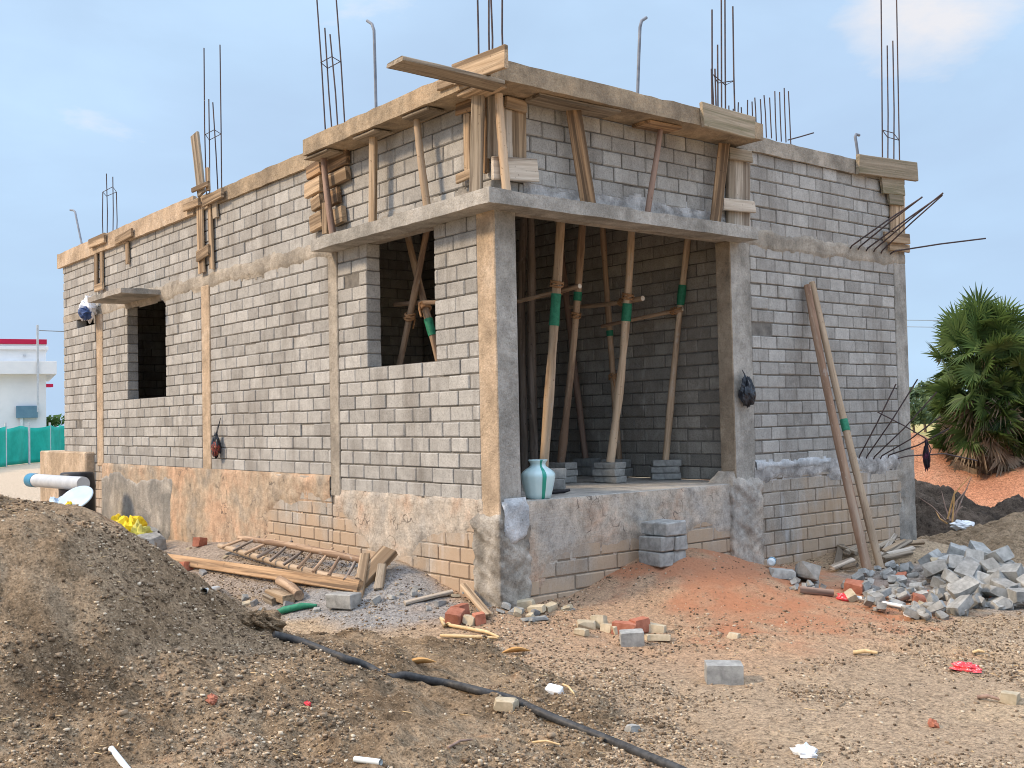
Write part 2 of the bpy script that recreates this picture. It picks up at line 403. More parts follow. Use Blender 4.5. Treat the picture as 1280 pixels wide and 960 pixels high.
M['pot'] = mat_simple('pale_blue_pot', (.50, .70, .74), (.60, .79, .82), 5, rough=.3, bst=.03, spec=.5)
M['potgreen'] = mat_simple('green_pot_stripe', (.01, .27, .20), (.015, .33, .25), 5, rough=.3, bst=.03, spec=.5)
M['yellow'] = mat_simple('yellow_sack', (.70, .50, .02), (.85, .66, .04), 10, rough=.7, bst=.5, bsc=80)
M['yellowgreen'] = mat_simple('dull_yellow_sack', (.38, .36, .12), (.60, .56, .10), 10, rough=.7, bst=.5, bsc=80)
M['bagblack'] = mat_simple('black_bag', (.01, .012, .018), (.06, .075, .10), 18, rough=.35, bst=.4, bsc=40, spec=.5, pos=(.45, .7))
M['bagmulti'] = mat_simple('patterned_bag', (.03, .02, .025), (.35, .06, .05), 30, rough=.5, bst=.3, bsc=40, c3=(.55, .33, .08))
M['bagwhite'] = mat_simple('white_bag', (.62, .64, .70), (.80, .82, .86), 14, rough=.45, bst=.3, bsc=40)
M['bagblue'] = mat_simple('navy_cloth', (.03, .06, .16), (.07, .12, .28), 14, rough=.6, bst=.3, bsc=40)
M['bagpurple'] = mat_simple('dark_cloth', (.015, .012, .018), (.16, .03, .09), 14, rough=.6, bst=.3, bsc=40, pos=(.5, .7))
M['wrap'] = mat_simple('red_wrapper', (.60, .03, .05), (.80, .10, .10), 22, rough=.35, bst=.3, c3=(.80, .72, .70))
M['paper'] = mat_simple('white_litter', (.66, .70, .74), (.82, .84, .85), 20, rough=.6, bst=.3)
M['bamboo'] = mat_simple('dry_bamboo_strip', (.52, .36, .18), (.72, .55, .32), 18, rough=.7, bst=.3)
M['dryleaf'] = mat_simple('dry_leaf', (.42, .22, .07), (.60, .36, .15), 18, rough=.7, bst=.3)
M['white'] = mat_simple('white_paint', (.70, .72, .74), (.80, .81, .82), .6, 'O', .6, .05, 8)
M['whiteshade'] = mat_simple('pale_grey_paint', (.52, .56, .60), (.60, .63, .66), .5, 'O', .6, .05, 8)
M['red'] = mat_simple('crimson_paint', (.42, .01, .05), (.50, .015, .07), 1, rough=.5, bst=.03)
M['bluebox'] = mat_simple('blue_grey_box', (.10, .20, .28), (.14, .26, .34), 2, rough=.5, bst=.03)
M['net'] = mat_simple('green_shade_net', (.0, .28, .22), (.01, .40, .32), 1.2, rough=.7, bst=.2, bsc=3)
M['wire'] = mat_simple('grey_wire', (.20, .22, .25), (.26, .28, .30), 1, rough=.6, bst=0)
M['bark'] = mat_simple('bark', (.12, .085, .06), (.20, .15, .11), 10, 'O', .95, .6, 30)
def mat_leaf(name, c1, c2, tr=.2):
    m, nt, b = newmat(name)
    t = attr(nt, 'tone'); col = mix(nt, t, c1, c2)
    L(nt, col, b.inputs['Base Color']); finish(b, .55, .3)
    if tr:
        d = N(nt, 'ShaderNodeBsdfTranslucent'); L(nt, col, d.inputs['Color'])
        ms = N(nt, 'ShaderNodeMixShader'); ms.inputs[0].default_value = tr
        L(nt, b.outputs[0], ms.inputs[1]); L(nt, d.outputs[0], ms.inputs[2])
        L(nt, ms.outputs[0], nt.nodes['Material Output'].inputs['Surface'])
    return m
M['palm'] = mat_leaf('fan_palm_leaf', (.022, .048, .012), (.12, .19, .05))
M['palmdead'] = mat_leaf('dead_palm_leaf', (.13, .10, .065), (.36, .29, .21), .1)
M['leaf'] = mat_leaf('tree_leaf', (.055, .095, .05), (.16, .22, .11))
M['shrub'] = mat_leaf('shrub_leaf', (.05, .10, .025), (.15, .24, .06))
M['ground'] = mat_soil('gravelly_ground', None, use_col=True, lamt=.45)
M['mound'] = mat_soil('brown_earth', [(.33, (.13, .088, .052)), (.48, (.26, .185, .115)), (.60, (.34, .25, .162)), (.70, (.36, .20, .11))], 1.3, clod=17, bst=1.0)
M['redsoil'] = mat_soil('red_earth', [(.35, (.42, .185, .105)), (.55, (.52, .26, .155)), (.70, (.58, .33, .21))], 1.2, lamt=.1)
M['darksoil'] = mat_soil('dark_clod_earth', [(.35, (.055, .043, .034)), (.55, (.11, .085, .065)), (.70, (.16, .12, .09))], 2.0, clod=9, lamt=.1, bst=1.2)
M['gravel'] = mat_simple('pebbles', (.80, .80, .80), (1.0, 1.0, 1.0), 40, 'P', .95, .3, 200)
def mat_pebble():
    m, nt, b = newmat('pebble_stone')
    t = attr(nt, 'tone')
    L(nt, ramp(nt, t, [(0, (.085, .06, .04)), (.38, (.19, .138, .092)), (.68, (.32, .24, .165)), (.86, (.50, .40, .28)), (1, (.66, .57, .44))]), b.inputs['Base Color'])
    finish(b, .95, .1); return m
M['gravel'] = mat_pebble()
M['clod'] = mat_simple('earth_clod', (.24, .175, .115), (.40, .305, .21), 9, 'P', .97, .8, 90, .01, tone=.25)

# ------------------------------------------------------------------ world, sun, camera
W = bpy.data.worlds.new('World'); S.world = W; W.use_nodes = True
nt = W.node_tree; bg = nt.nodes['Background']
SUN_EL, SUN_AZ = R(36), math.atan2(-.86, -.42)      # direction towards the sun in the ground plane (x, y)
sky = N(nt, 'ShaderNodeTexSky', sky_type='NISHITA', sun_disc=False)
sky.sun_elevation = SUN_EL; sky.sun_rotation = R(90)-SUN_AZ
sky.air_density = 1.0; sky.dust_density = 1.2; sky.ozone_density = 1.5
geo = N(nt, 'ShaderNodeTexCoord').outputs['Generated']
sep = N(nt, 'ShaderNodeSeparateXYZ'); L(nt, geo, sep.inputs[0]); zz = sep.outputs['Z']
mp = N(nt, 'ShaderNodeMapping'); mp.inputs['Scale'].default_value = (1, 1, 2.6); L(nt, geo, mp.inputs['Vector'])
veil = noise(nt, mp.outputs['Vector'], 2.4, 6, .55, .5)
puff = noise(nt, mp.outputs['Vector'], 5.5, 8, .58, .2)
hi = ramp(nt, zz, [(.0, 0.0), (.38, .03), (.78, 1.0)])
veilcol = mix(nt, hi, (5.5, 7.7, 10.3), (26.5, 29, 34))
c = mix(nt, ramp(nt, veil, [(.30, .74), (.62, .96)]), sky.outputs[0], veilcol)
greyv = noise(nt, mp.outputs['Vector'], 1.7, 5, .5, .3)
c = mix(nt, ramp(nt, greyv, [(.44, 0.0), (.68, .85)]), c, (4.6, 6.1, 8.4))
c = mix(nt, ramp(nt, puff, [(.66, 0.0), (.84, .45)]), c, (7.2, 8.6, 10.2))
# one bright cumulus, up on the right of the house
dv = N(nt, 'ShaderNodeVectorMath', operation='DOT_PRODUCT'); L(nt, geo, dv.inputs[0])
cd = ray(1160, 10); cd = cd/np.linalg.norm(cd); dv.inputs[1].default_value = tuple(cd)
cm = math_(nt, 'ADD', ramp(nt, dv.outputs['Value'], [(.9978, 0.0), (.9998, .52)]), math_(nt, 'MULTIPLY', math_(nt, 'SUBTRACT', puff, .5), 1.6))
c = mix(nt, ramp(nt, cm, [(.26, 0.0), (.70, .8)]), c, (9.3, 8.9, 8.9))
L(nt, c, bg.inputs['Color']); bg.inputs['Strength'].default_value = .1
sl = bpy.data.lights.new('sun', 'SUN'); sl.energy = 3.5; sl.angle = R(9); sl.color = (1.0, .76, .50)
so = bpy.data.objects.new('sun', sl); COL.objects.link(so)
sd = Vector((math.cos(SUN_AZ)*math.cos(SUN_EL), math.sin(SUN_AZ)*math.cos(SUN_EL), math.sin(SUN_EL)))
so.rotation_euler = sd.to_track_quat('Z', 'Y').to_euler(); so.location = (-6, -14, 12)
cam = bpy.data.cameras.new('camera'); co = bpy.data.objects.new('camera', cam); COL.objects.link(co)
cam.sensor_width = 36; cam.lens = FPX/1280*36; cam.clip_end = 5000; cam.clip_start = .05
co.matrix_world = Matrix(((cR[0], cU[0], -cF[0], CAM[0]), (cR[1], cU[1], -cF[1], CAM[1]), (cR[2], cU[2], -cF[2], CAM[2]), (0, 0, 0, 1)))
S.camera = co
S.view_settings.view_transform = 'Standard'; S.view_settings.look = 'None'; S.view_settings.exposure = 0.0; S.view_settings.gamma = 1
S.cycles.max_bounces = 6; S.cycles.diffuse_bounces = 4; S.cycles.use_denoising = True; S.cycles.filter_width = 1.0

# ------------------------------------------------------------------ ground
def axis(lo, hi, step, far):
    a = list(np.arange(lo, hi+1e-6, step)); d = step
    up = []; x = hi
    while x < far: d *= 1.22; x += d; up.append(x)
    d = step; dn = []; x = lo
    while x > -far: d *= 1.22; x -= d; dn.append(x)
    return np.array(dn[::-1]+a+up)
gx = axis(-7.5, 5.2, .035, 2500); gy = axis(-5.0, 6.6, .035, 2500)
X, Y = np.meshgrid(gx, gy)
Z = H0(X, Y)
inside = (X > BX0+.3) & (X < BX1-.3) & (Y > .3) & (Y < BY1-.3); Z = np.where(inside, -1.3, Z)
V = np.stack([X, Y, Z], -1); r_, c_ = X.shape
me = bpy.data.meshes.new('ground')
ii = np.arange(r_*c_).reshape(r_, c_)
q = np.stack([ii[:-1, :-1], ii[:-1, 1:], ii[1:, 1:], ii[1:, :-1]], -1).reshape(-1, 4)
me.vertices.add(r_*c_); me.vertices.foreach_set('co', V.reshape(-1))
me.loops.add(q.size); me.loops.foreach_set('vertex_index', q.reshape(-1))
me.polygons.add(len(q)); me.polygons.foreach_set('loop_start', np.arange(0, q.size, 4)); me.polygons.foreach_set('loop_total', np.full(len(q), 4))
me.update(calc_edges=True); me.polygons.foreach_set('use_smooth', np.ones(len(q), bool))
def lerp(a, b, t): return a+(np.array(b)-a)*t[..., None]
C = np.broadcast_to(np.array([.42, .315, .215]), X.shape+(3,)).copy()
n1 = fbm(X*1.3, Y*1.3, 61, 4); n2 = fbm(X*.5, Y*.5, 63, 3); n3 = fbm(X*4, Y*4, 67, 3)
C = lerp(C, (.49, .37, .245), sstep(.45, .7, n1))
C = lerp(C, (.30, .215, .135), sstep(.52, .75, n2)*.6)
redm = np.clip(gs(X, Y, .85, 2.05, 1.45, 1.25)*1.8, 0, 1); redm = sstep(.40, .95, redm*.8+1.0*(fbm(X*5, Y*5, 69, 4)-.5)+.5*(n1-.5))
pink = sstep(.25, .7, gs(X, Y, .5, 1.2, 2.2, 2.2)+.5*(n1-.5))
C = lerp(C, (.49, .32, .205), pink*.8)
C = lerp(C, (.50, .225, .125), redm*.9)
gr = sstep(.35, .7, gs(X, Y, -1.5, -.5, 1.6, .65)+.5*(n1-.5)+.3*(n3-.5)); C = lerp(C, (.33, .325, .32), gr*.95)
grd = sstep(.3, .6, gs(X, Y, -4.2, -.6, 2.4, .9)+.6*(n1-.5)+.3*(n3-.5)); C = lerp(C, (.36, .30, .25), grd*.8)
rub = sstep(.3, .65, gs(X, Y, 1.7, 3.7, 1.1, 1.0)+.5*(n3-.5)); C = lerp(C, (.33, .30, .27), rub*.9)
dist = np.hypot(X-CAM[0], Y-CAM[1])
C = lerp(C, (.52, .42, .31), sstep(14, 22, dist)*(X < -5))
ang = (np.degrees(np.arctan2(Y-CAM[1], X-CAM[0])))
C = lerp(C, (.42, .36, .15), sstep(24, 34, dist)*(ang < 135)*sstep(.3, .5, fbm(X*.06, Y*.06, 70, 3)+.15))
C = lerp(C, (.50, .26, .15), sstep(13, 16, dist)*sstep(32, 26, dist)*(ang < 132))
sm_ = me.attributes.new('smooth', 'FLOAT', 'POINT'); sm_.data.foreach_set('value', np.clip(redm*.75+pink*.15, 0, .8).astype(np.float32).reshape(-1))
ca = me.color_attributes.new('Col', 'FLOAT_COLOR', 'POINT')
ca.data.foreach_set('color', np.concatenate([C, np.ones(X.shape+(1,))], -1).astype(np.float32).reshape(-1))
me.materials.append(M['ground'])
go = bpy.data.objects.new('ground', me); COL.objects.link(go); go['kind'] = 'structure'

def heap(name, x0, x1, y0, y1, st, fn, mat):
    X, Y = np.meshgrid(np.arange(x0, x1, st), np.arange(y0, y1, st))
    h = fn(X, Y); Z = H0(X, Y)+np.maximum(h, -.06)
    keep = (h[:-1, :-1] > -.05) | (h[1:, 1:] > -.05)
    mb = MB(); mb.grid(np.stack([X, Y, Z], -1), keep=keep)
    o = mb.build(name, mat, origin=(0, 0, 0)); o['kind'] = 'structure'; return o
heap('dirt_mound', -5.2, 4.2, -8.2, -.6, .032, mound_h, M['mound'])
def cone(X, Y, cx, cy, rx, ry, h, amp, seed, rot=0.0, f=1.5):
    u = (X-cx)*math.cos(rot)+(Y-cy)*math.sin(rot); v = -(X-cx)*math.sin(rot)+(Y-cy)*math.cos(rot)
    d = np.sqrt((u/rx)**2+(v/ry)**2+.02)
    return h*np.clip(1.1-d*1.1, -.5, 1.1)+amp*(fbm(X*f, Y*f, seed, 4)-.5)+amp*.5*(fbm(X*f*4, Y*f*4, seed+9, 3)-.5)-.02
BROWN = lambda X, Y: cone(X, Y, .95, 7.0, 1.5, 1.5, .50, .16, 101, 0, 3)+.08*(fbm(X*10, Y*10, 103, 3)-.5)
heap('brown_soil_mound', -1.6, 4.2, 4.6, 9.6, .04, BROWN, M['mound'])
heap('dark_soil_mound', -5, 2.5, 6.3, 12.5, .035, lambda X, Y: np.maximum(cone(X, Y, -1.95, 8.5, 1.9, 1.5, .74, .34, 111, 0, 3.2), cone(X, Y, -.3, 9.4, 1.7, 1.4, .34, .34, 114, 0, 3.2))+.16*(fbm(X*9, Y*9, 119, 3)-.5), M['darksoil'])
heap('red_soil_mound', -9, 2, 9.8, 18, .08, lambda X, Y: np.maximum(cone(X, Y, -4.6, 13.2, 2.8, 2.3, 1.22, .16, 121), cone(X, Y, -2.4, 13.4, 3.0, 2.0, .72, .16, 125)), M['redsoil'])

# gravel: thousands of small stones nobody could count
def pebbles(name, n, sampler, smin, smax, hf, stretch=1.0):
    P = sampler(n); n = len(P)
    base = np.array([[x, y, z] for x in (-1, 1) for y in (-1, 1) for z in (-1, 1)], float)/1.5
    F = np.array([(0, 1, 3, 2), (4, 6, 7, 5), (0, 4, 5, 1), (2, 3, 7, 6), (0, 2, 6, 4), (1, 5, 7, 3)])
    s = smin*(smax/smin)**(rng.random(n)**3.0)
    sc = s[:, None]*rng.uniform(.6, 1.15, (n, 3)); sc[:, 2] *= .75; sc[:, 0] *= stretch*rng.uniform(.7, 1.3, n)
    v = base[None]*(1+rng.uniform(-.38, .38, (n, 8, 3)))*sc[:, None, :]
    a = rng.uniform(0, 6.28, n); ca_, sa_ = np.cos(a)[:, None], np.sin(a)[:, None]
    v = np.stack([v[..., 0]*ca_-v[..., 1]*sa_, v[..., 0]*sa_+v[..., 1]*ca_, v[..., 2]], -1)
    z = hf(P[:, 0], P[:, 1])+sc[:, 2]*.25
    v += np.stack([P[:, 0], P[:, 1], z], -1)[:, None]
    me = bpy.data.meshes.new(name)
    f = (F[None]+(np.arange(n)*8)[:, None, None]).reshape(-1, 4)
    me.vertices.add(n*8); me.vertices.foreach_set('co', v.reshape(-1))
    me.loops.add(f.size); me.loops.foreach_set('vertex_index', f.reshape(-1))
    me.polygons.add(len(f)); me.polygons.foreach_set('loop_start', np.arange(0, f.size, 4)); me.polygons.foreach_set('loop_total', np.full(len(f), 4))
    me.update(calc_edges=True)
    at = me.attributes.new('tone', 'FLOAT', 'FACE'); at.data.foreach_set('value', np.repeat(rng.random(n)**1.2, 6).astype(np.float32))
    me.materials.append(M['gravel'])
    o = bpy.data.objects.new(name, me); COL.objects.link(o); return o
def samp(n):
    d = 2.6+8.5*rng.random(n)**1.15; a = YAW+np.radians(rng.uniform(-28, 28, n))
    P = np.stack([CAM[0]+d*np.cos(a), CAM[1]+d*np.sin(a)], -1)
    k = ~((P[:, 0] < .02) & (P[:, 1] > -.02)); P = P[k]
    w = fbm(P[:, 0]*1.4, P[:, 1]*1.4, 77, 3)
    P = P[rng.random(len(P)) > .85*np.clip(gs(P[:, 0], P[:, 1], .75, 2.0, 1.3, 1.1)*1.6, 0, 1)]
    w = fbm(P[:, 0]*1.4, P[:, 1]*1.4, 77, 3)
    return P[rng.random(len(P)) < sstep(.34, .66, w)*1.0+.05]
g = pebbles('gravel', 300000, samp, .0022, .0135, HT)
g2 = pebbles('earth_clods', 6000, lambda n: (lambda P: P[P[:, 1] < P[:, 0]*.75-1.9+.6*fbm(P[:, 0], P[:, 1], 91, 2)])(samp(n)), .008, .024, HT); g2.data.materials.clear(); g2.data.materials.append(M['clod'])
tag(g2, 'crumbled brown clods of earth lying in clusters on the ground and mound', 'earth clods', kind='stuff')
g3 = pebbles('straw', 5000, samp, .0022, .0042, HT, 11.0); g3.data.materials.clear(); g3.data.materials.append(M['bamboo'])
tag(g3, 'scattered bits of straw and splinters on the earth', 'straw', kind='stuff')
tag(g, 'tan and cream pebbles strewn over the brown earth and the dirt mound', 'gravel', kind='stuff')

# ------------------------------------------------------------------ the unfinished house
house = empty('unfinished_house', (-5.4, 2.9, -.95), 'unfinished grey concrete block house on a stained plinth with bare rebar on its roof', 'house')
CH = .1245
def block_wall(name, ax, pos, out, u0, u1, z0, z1, holes=(), bw=.285, th=.15, mat=None, parent=house, ch=.006, jz=.0, label=None, mortar=None):
    """ax 'x': wall runs along x at y=pos; 'y': runs along y at x=pos; out = sign of the outward normal"""
    mb = MB(); n = max(1, round((z1-z0)/CH)); hz = (z1-z0)/n
    def put(a, b, za, zb, d0, d1, tone, mi, chm):
        if b-a < .02 or zb-za < .01: return
        if ax == 'x': p, q_ = (a, pos+out*d0, za), (b, pos+out*d1, zb)
        else: p, q_ = (pos+out*d0, a, za), (pos+out*d1, b, zb)
        p, q_ = np.minimum(p, q_), np.maximum(p, q_)
        mb.box(p, q_, chm, tone, mi)
    for i in range(n):
        za, zb = z0+i*hz, z0+(i+1)*hz; zc = (za+zb)/2
        cuts = sorted([(h[0], h[1]) for h in holes if h[2] < zc < h[3]])
        segs = []; x = u0
        for a, b in cuts:
            if a > x: segs.append((x, a))
            x = max(x, b)
        if x < u1: segs.append((x, u1))
        off = (i % 2)*bw/2+U(-.03, .03)
        for a, b in segs:
            put(a+.012, b-.012, za, zb, -th+.006, -.013, .5, 1, 0)
            k = math.floor((a-u0-off)/bw); e = []
            while True:
                xx = u0+off+k*bw+U(-.022, .022); k += 1
                if xx <= a+.05: continue
                if xx >= b-.05: break
                e.append(xx)
            e = [a]+e+[b]
            for s0, s1 in zip(e[:-1], e[1:]):
                j = U(-.003, .003); jj = U(-.0015, .0015)
                t = min(1, max(0, random.gauss(.5, .24)))
                gp_ = random.choice((.003, .005, .005, .007)); put(s0+gp_, s1-.005, za+.005+jj, zb-.005+jj+U(-.0015, .001), -th, j+(U(-.012, -.004) if random.random() < .06 else 0), t, 0, ch*U(.7, 1.7))
    o = mb.build(name, [mat or M['block'], mortar or M['mortar']], parent)
    if label: o['label'] = label
    return o
ZL0, ZL1, ZR, ZT = 2.262, 2.365, 3.153, 3.298
XC1, XC2, XC3 = (-2.565, -2.395), (-5.56, -5.305), (-9.30, -8.97)
W1 = (-7.99, -6.65, 1.04, 2.30); W2 = (-1.875, -.82, 1.13, 2.30); VENT = (-10.12, -9.36, 2.08, 2.32)
# long side (y = 0), lower storey
block_wall('wall', 'x', 0, -1, -.245+.0-2.15, -.225, 0.0, ZL0, [W2], bw=.27)
block_wall('wall', 'x', 0, -1, XC2[1], XC1[0], .135, ZL0)
block_wall('wall', 'x', 0, -1, XC3[1], XC2[0], .135, ZL0, [W1])
block_wall('wall', 'x', 0, -1, BX0, XC3[0], .135, ZL0, [VENT])
block_wall('wall', 'x', 0, -1, BX0, -.002, ZL1, ZR)
# short side (x = 0)
block_wall('wall', 'y', 0, 1, 3.09, 5.575, .135, ZL0, bw=.262)
block_wall('wall', 'y', 0, 1, .0, 5.80, ZL1, ZR, bw=.262)
# far sides and inner walls
block_wall('wall', 'x', 5.81, 1, BX0, 0, 0, ZR, bw=.3)
block_wall('wall', 'y', BX0, -1, .16, 5.65, 0, ZR, bw=.3)
block_wall('inner_wall', 'x', 3.06, -1, -5.45, -.10, 0, ZR, mat=M['block_shaded'], bw=.30)
block_wall('inner_wall', 'y', -5.5, 1, .16, 5.65, 0, ZR, mat=M['block_shaded'])
# plinth
block_wall('plinth_wall', 'x', 0, -1, BX0, XC1[0], -1.12, .133, mat=M['block_plinth'], mortar=M['mortar_plinth'])
block_wall('plinth_wall', 'x', 0, -1, XC1[0], -.2, -1.125, -.003, mat=M['block_plinth'], mortar=M['mortar_plinth'], bw=.27)
block_wall('plinth_wall', 'y', 0, 1, .2, 3.09, -1.12, -.003, mat=M['block_plinth'], mortar=M['mortar_plinth'], bw=.35)
block_wall('plinth_wall', 'y', 0, 1, 3.09, 5.80, -1.11, .133, mat=M['block_plinth'], mortar=M['mortar_plinth'], bw=.275)

def skin(name, ax, pos, out, u0, u1, z0, z1, maskfn, mat, th=.016, rough=.006, step=.022, seed=0, label=None):
    """an irregular coat of plaster over a wall: proud where maskfn > 0, feathering out at its ragged edge"""
    u = np.arange(u0, u1+step*.5, step); z = np.arange(z0, z1+step*.5, step)
    Ug, Zg = np.meshgrid(u, z)
    m = maskfn(Ug, Zg)
    d = -.006+(th+.006)*sstep(-.03, .06, m)+rough*(fbm(Ug*16, Zg*16, seed+3, 3)-.5)*(m > 0)
    P = np.stack([Ug, np.full_like(Ug, pos)+out*d, Zg], -1) if ax == 'x' else np.stack([np.full_like(Ug, pos)+out*d, Ug, Zg], -1)
    if (ax == 'x') == (out > 0): P = P[:, ::-1]; m = m[:, ::-1]
    mm = np.maximum(np.maximum(m[:-1, :-1], m[1:, 1:]), np.maximum(m[1:, :-1], m[:-1, 1:]))
    mb = MB(); mb.grid(P, keep=mm > -.05)
    o = mb.build(name, mat, house)
    if label: o['label'] = label
    return o
def nz(Ug, Zg, f, s, a): return a*(fbm(Ug*f, Zg*f, s, 4)-.5)
# plinth plaster of the long side: all of the far bays, with blocks left bare low by the second column
skin('plaster_coat', 'x', 0, -1, -9.0, XC1[0], -1.0, .15,
     lambda u, z: np.minimum(np.minimum(.16-z, 1)*2, np.maximum(-(u+4.0)*.6, (z+.26-.16*np.clip((u+4.1)/1.4, 0, 1))))+nz(u, z, 2.5, 201, .35), M['plaster'], label='orange stained plaster coat on the long plinth')
skin('plaster_coat', 'x', 0, -1, -9.0, -4.9, -1.0, .04,
     lambda u, z: np.minimum(np.minimum(np.minimum(-.01-z, 1)*2, (-6.5-u)), 1)+nz(u, z, 2.5, 205, .5)-.02, M['plaster_grey'], th=.024, label='grey plaster patch on the far plinth')
skin('plaster_coat', 'x', 0, -1, XC1[1]-.1, -.2, -.62, .012,
     lambda u, z: np.minimum((.0-z)*2+.05, z+.40+.16*np.sin(u*3.1))+nz(u, z, 3, 211, .35), M['plaster_porch'], th=.008, label='patchy plaster under the window bay')
# porch plinth plaster
skin('plaster_coat', 'y', 0, 1, .16, 2.80, -.95, .0,
     lambda u, z: np.minimum((.0-z)*3+.04, z+.42+.30*np.exp(-(u-.15)**2/.12))+nz(u, z, 3, 221, .25), M['plaster_porch'], th=.010, label='worn plaster on the porch edge')
skin('plaster_coat', 'y', 0, 1, 3.06, 5.8, -.05, .16, lambda u, z: np.minimum(.16-z, (z+.01))*2.2+nz(u, z, 5, 231, .4)-.05, M['mortar_light'], th=.012, label='pale mortar bed on the plinth top')
skin('plaster_coat', 'y', 0, 1, 3.08, 4.4, .07, .20, lambda u, z: np.minimum(.175-z, (z-.115))*4+.02-(np.maximum(u-4.1, 0))+nz(u, z, 7, 233, .4), M['mortar_skylit'], th=.022, label='white mortar smear at wall foot')
skin('plaster_coat', 'y', 0, 1, 5.52, 5.80, -1.0, .2, lambda u, z: .3-np.abs(u-5.72)*1.6+nz(u, z, 5, 245, .3), M['plaster_grey'], th=.03, rough=.015, label='mortar at the end column foot')
def footing(x0, x1, y0, y1, z0, z1, amp, seed, mat, label, r=.03, top=.0):
    zs = np.arange(z0, z1+.001, .022); ring = []
    for a_, b_ in (((x0, y0), (x1, y0)), ((x1, y0), (x1, y1)), ((x1, y1), (x0, y1)), ((x0, y1), (x0, y0))):
        n = max(2, int(math.dist(a_, b_)/.022))
        ring += [(a_[0]+(b_[0]-a_[0])*i/n, a_[1]+(b_[1]-a_[1])*i/n) for i in range(n)]
    ring = np.array(ring); c = ring.mean(0); n = len(ring); V = np.zeros((len(zs), n+1, 3))
    for i, z in enumerate(zs):
        t = (z-z0)/(z1-z0)
        dd = fbm(ring[:, 0]*9+ring[:, 1]*7+z*12, ring[:, 1]*9+z*11, seed, 4)-.42+.5*(fbm(ring[:, 0]*22+z*20, ring[:, 1]*22-z*17, seed+4, 3)-.5)
        sc = 1+(amp*dd*2.2-.10*sstep(.88, 1.0, t))/np.linalg.norm(ring-c, axis=1)
        V[i, :n, :2] = c+(ring-c)*sc[:, None]; V[i, :n, 2] = z; V[i, n] = V[i, 0]
    mb = MB(); mb.grid(V); o = mb.build('column_footing', mat, house); o['label'] = label
footing(-.30, .035, -.035, .26, -1.1, -.02, .028, 301, M['plaster_rough'], 'lumpy mortar footing of the corner column')
footing(-.25, .035, 2.70, 3.14, -1.1, .12, .03, 305, M['plaster_porch'], 'rough footing of the porch column')
skin('plaster_coat', 'y', .028, 1, .0, .24, -.32, .03, lambda u, z: .5-np.sqrt(((u-.11)/.16)**2+((z+.14)/.17)**2)*.5+nz(u, z, 9, 235, .3), M['mortar_skylit'], th=.03, rough=.02, label='whitish mortar blob tinted with skylight blue at the corner column foot')
# lintel bands
def band(u0, u1, ax, pos, out, s, mat):
    skin('lintel_band', ax, pos, out, u0, u1, ZL0-.10, ZL1+.09, lambda u, z: np.minimum(ZL1+.03-z, z-ZL0+.02)*3+nz(u, z, 5, s, .28), mat, th=.010, rough=.006)
mb = MB()
mb.box((BX0, .0, ZL0), (-.002, .15, ZL1), 0); mb.box((-.15, .16, ZL0), (-.0, 5.80, ZL1), 0)
mb.build('lintel_beam', M['concrete'], house)
band(-9.0, -2.42, 'x', 0, -1, 251, M['concrete']); band(3.0, 5.80, 'y', 0, 1, 253, M['concrete'])
skin('plaster_coat', 'y', 0, 1, .3, 2.85, ZL1-.02, ZL1+.30, lambda u, z: (ZL1+.13-z)*2.2+nz(u, z, 5, 255, .22), M['mortar_light'], th=.006, rough=.006, label='pale mortar smears above the porch slab')
skin('plaster_coat', 'x', 0, -1, -2.4, -.05, ZL1-.02, ZL1+.22, lambda u, z: (ZL1+.08-z)*2.2+nz(u, z, 5, 257, .2), M['plaster_grey'], th=.006, rough=.006, label='grey mortar smears above the window slab')
# columns
def column(x0, x1, y0, y1, z0, z1, mats, mi=None, label=None):
    mb = MB(); mb.box((x0, y0, z0), (x1, y1, z1), .008)
    o = mb.build('column', mats, house)
    if mi:
        for p in o.data.polygons: p.material_index = mi(p.normal)
    if label: o['label'] = label
column(-.225, .006, -.006, .212, -1.1, ZL0, [M['concrete_grey'], M['concrete_tan']], lambda n: 1 if n.y < -.5 else 0, 'corner column, orange on one side and grey on the other')
column(XC1[0], XC1[1], -.008, .16, -.05, ZL0, [M['concrete']]); column(XC2[0]+.03, XC2[1], -.010, .16, .1, ZL0, [M['concrete_tan']])
column(XC3[0]+.08, XC3[1], -.010, .16, .1, ZL0, [M['concrete_tan']])
column(-.17, .008, 2.79, 3.085, -1.1, ZL0, [M['concrete_grey'], M['concrete_brown']], lambda n: 1 if n.y < -.5 else 0, 'porch column with brown stained inner side')
column(-.2, .006, 5.575, 5.803, -1.1, ZL0, [M['concrete_grey']]); column(-.2, .004, 5.585, 5.802, ZL1, ZR, [M['concrete']])
# porch floor, main floor, slabs
mb = MB(); mb.box((-5.45, .16, -.2), (-.003, 3.05, .0), .012); mb.build('porch_floor', M['floor'], house)
mb = MB(); mb.box((-10.6, .16, -.21), (-5.46, 5.65, .09), 0); mb.build('inner_floor', M['floor'], house)
def slab(name, pts, z0, z1, mat, jit=.006, step=.12, label=None):
    """slab with slightly wavering edges: polygon ring resampled"""
    P = []
    for a, b in zip(pts, pts[1:]+pts[:1]):
        n = max(1, int(math.dist(a, b)/step))
        for i in range(n):
            t = i/n; P.append((a[0]+(b[0]-a[0])*t+(U(-jit, jit) if i else 0), a[1]+(b[1]-a[1])*t+(U(-jit, jit) if i else 0)))
    n = len(P); mb = MB()
    vs = [(x, y, z0+U(-jit, jit)*.6) for x, y in P]+[(x, y, z1+U(-jit, jit)) for x, y in P]
    mb.add(vs, [tuple(range(n-1, -1, -1)), tuple(range(n, 2*n))]+[(i, (i+1) % n, n+(i+1) % n, n+i) for i in range(n)])
    o = mb.build(name, mat, house)
    if label: o['label'] = label
    return o
CX, CY = .235, -.225      # reach of the sunshade slab
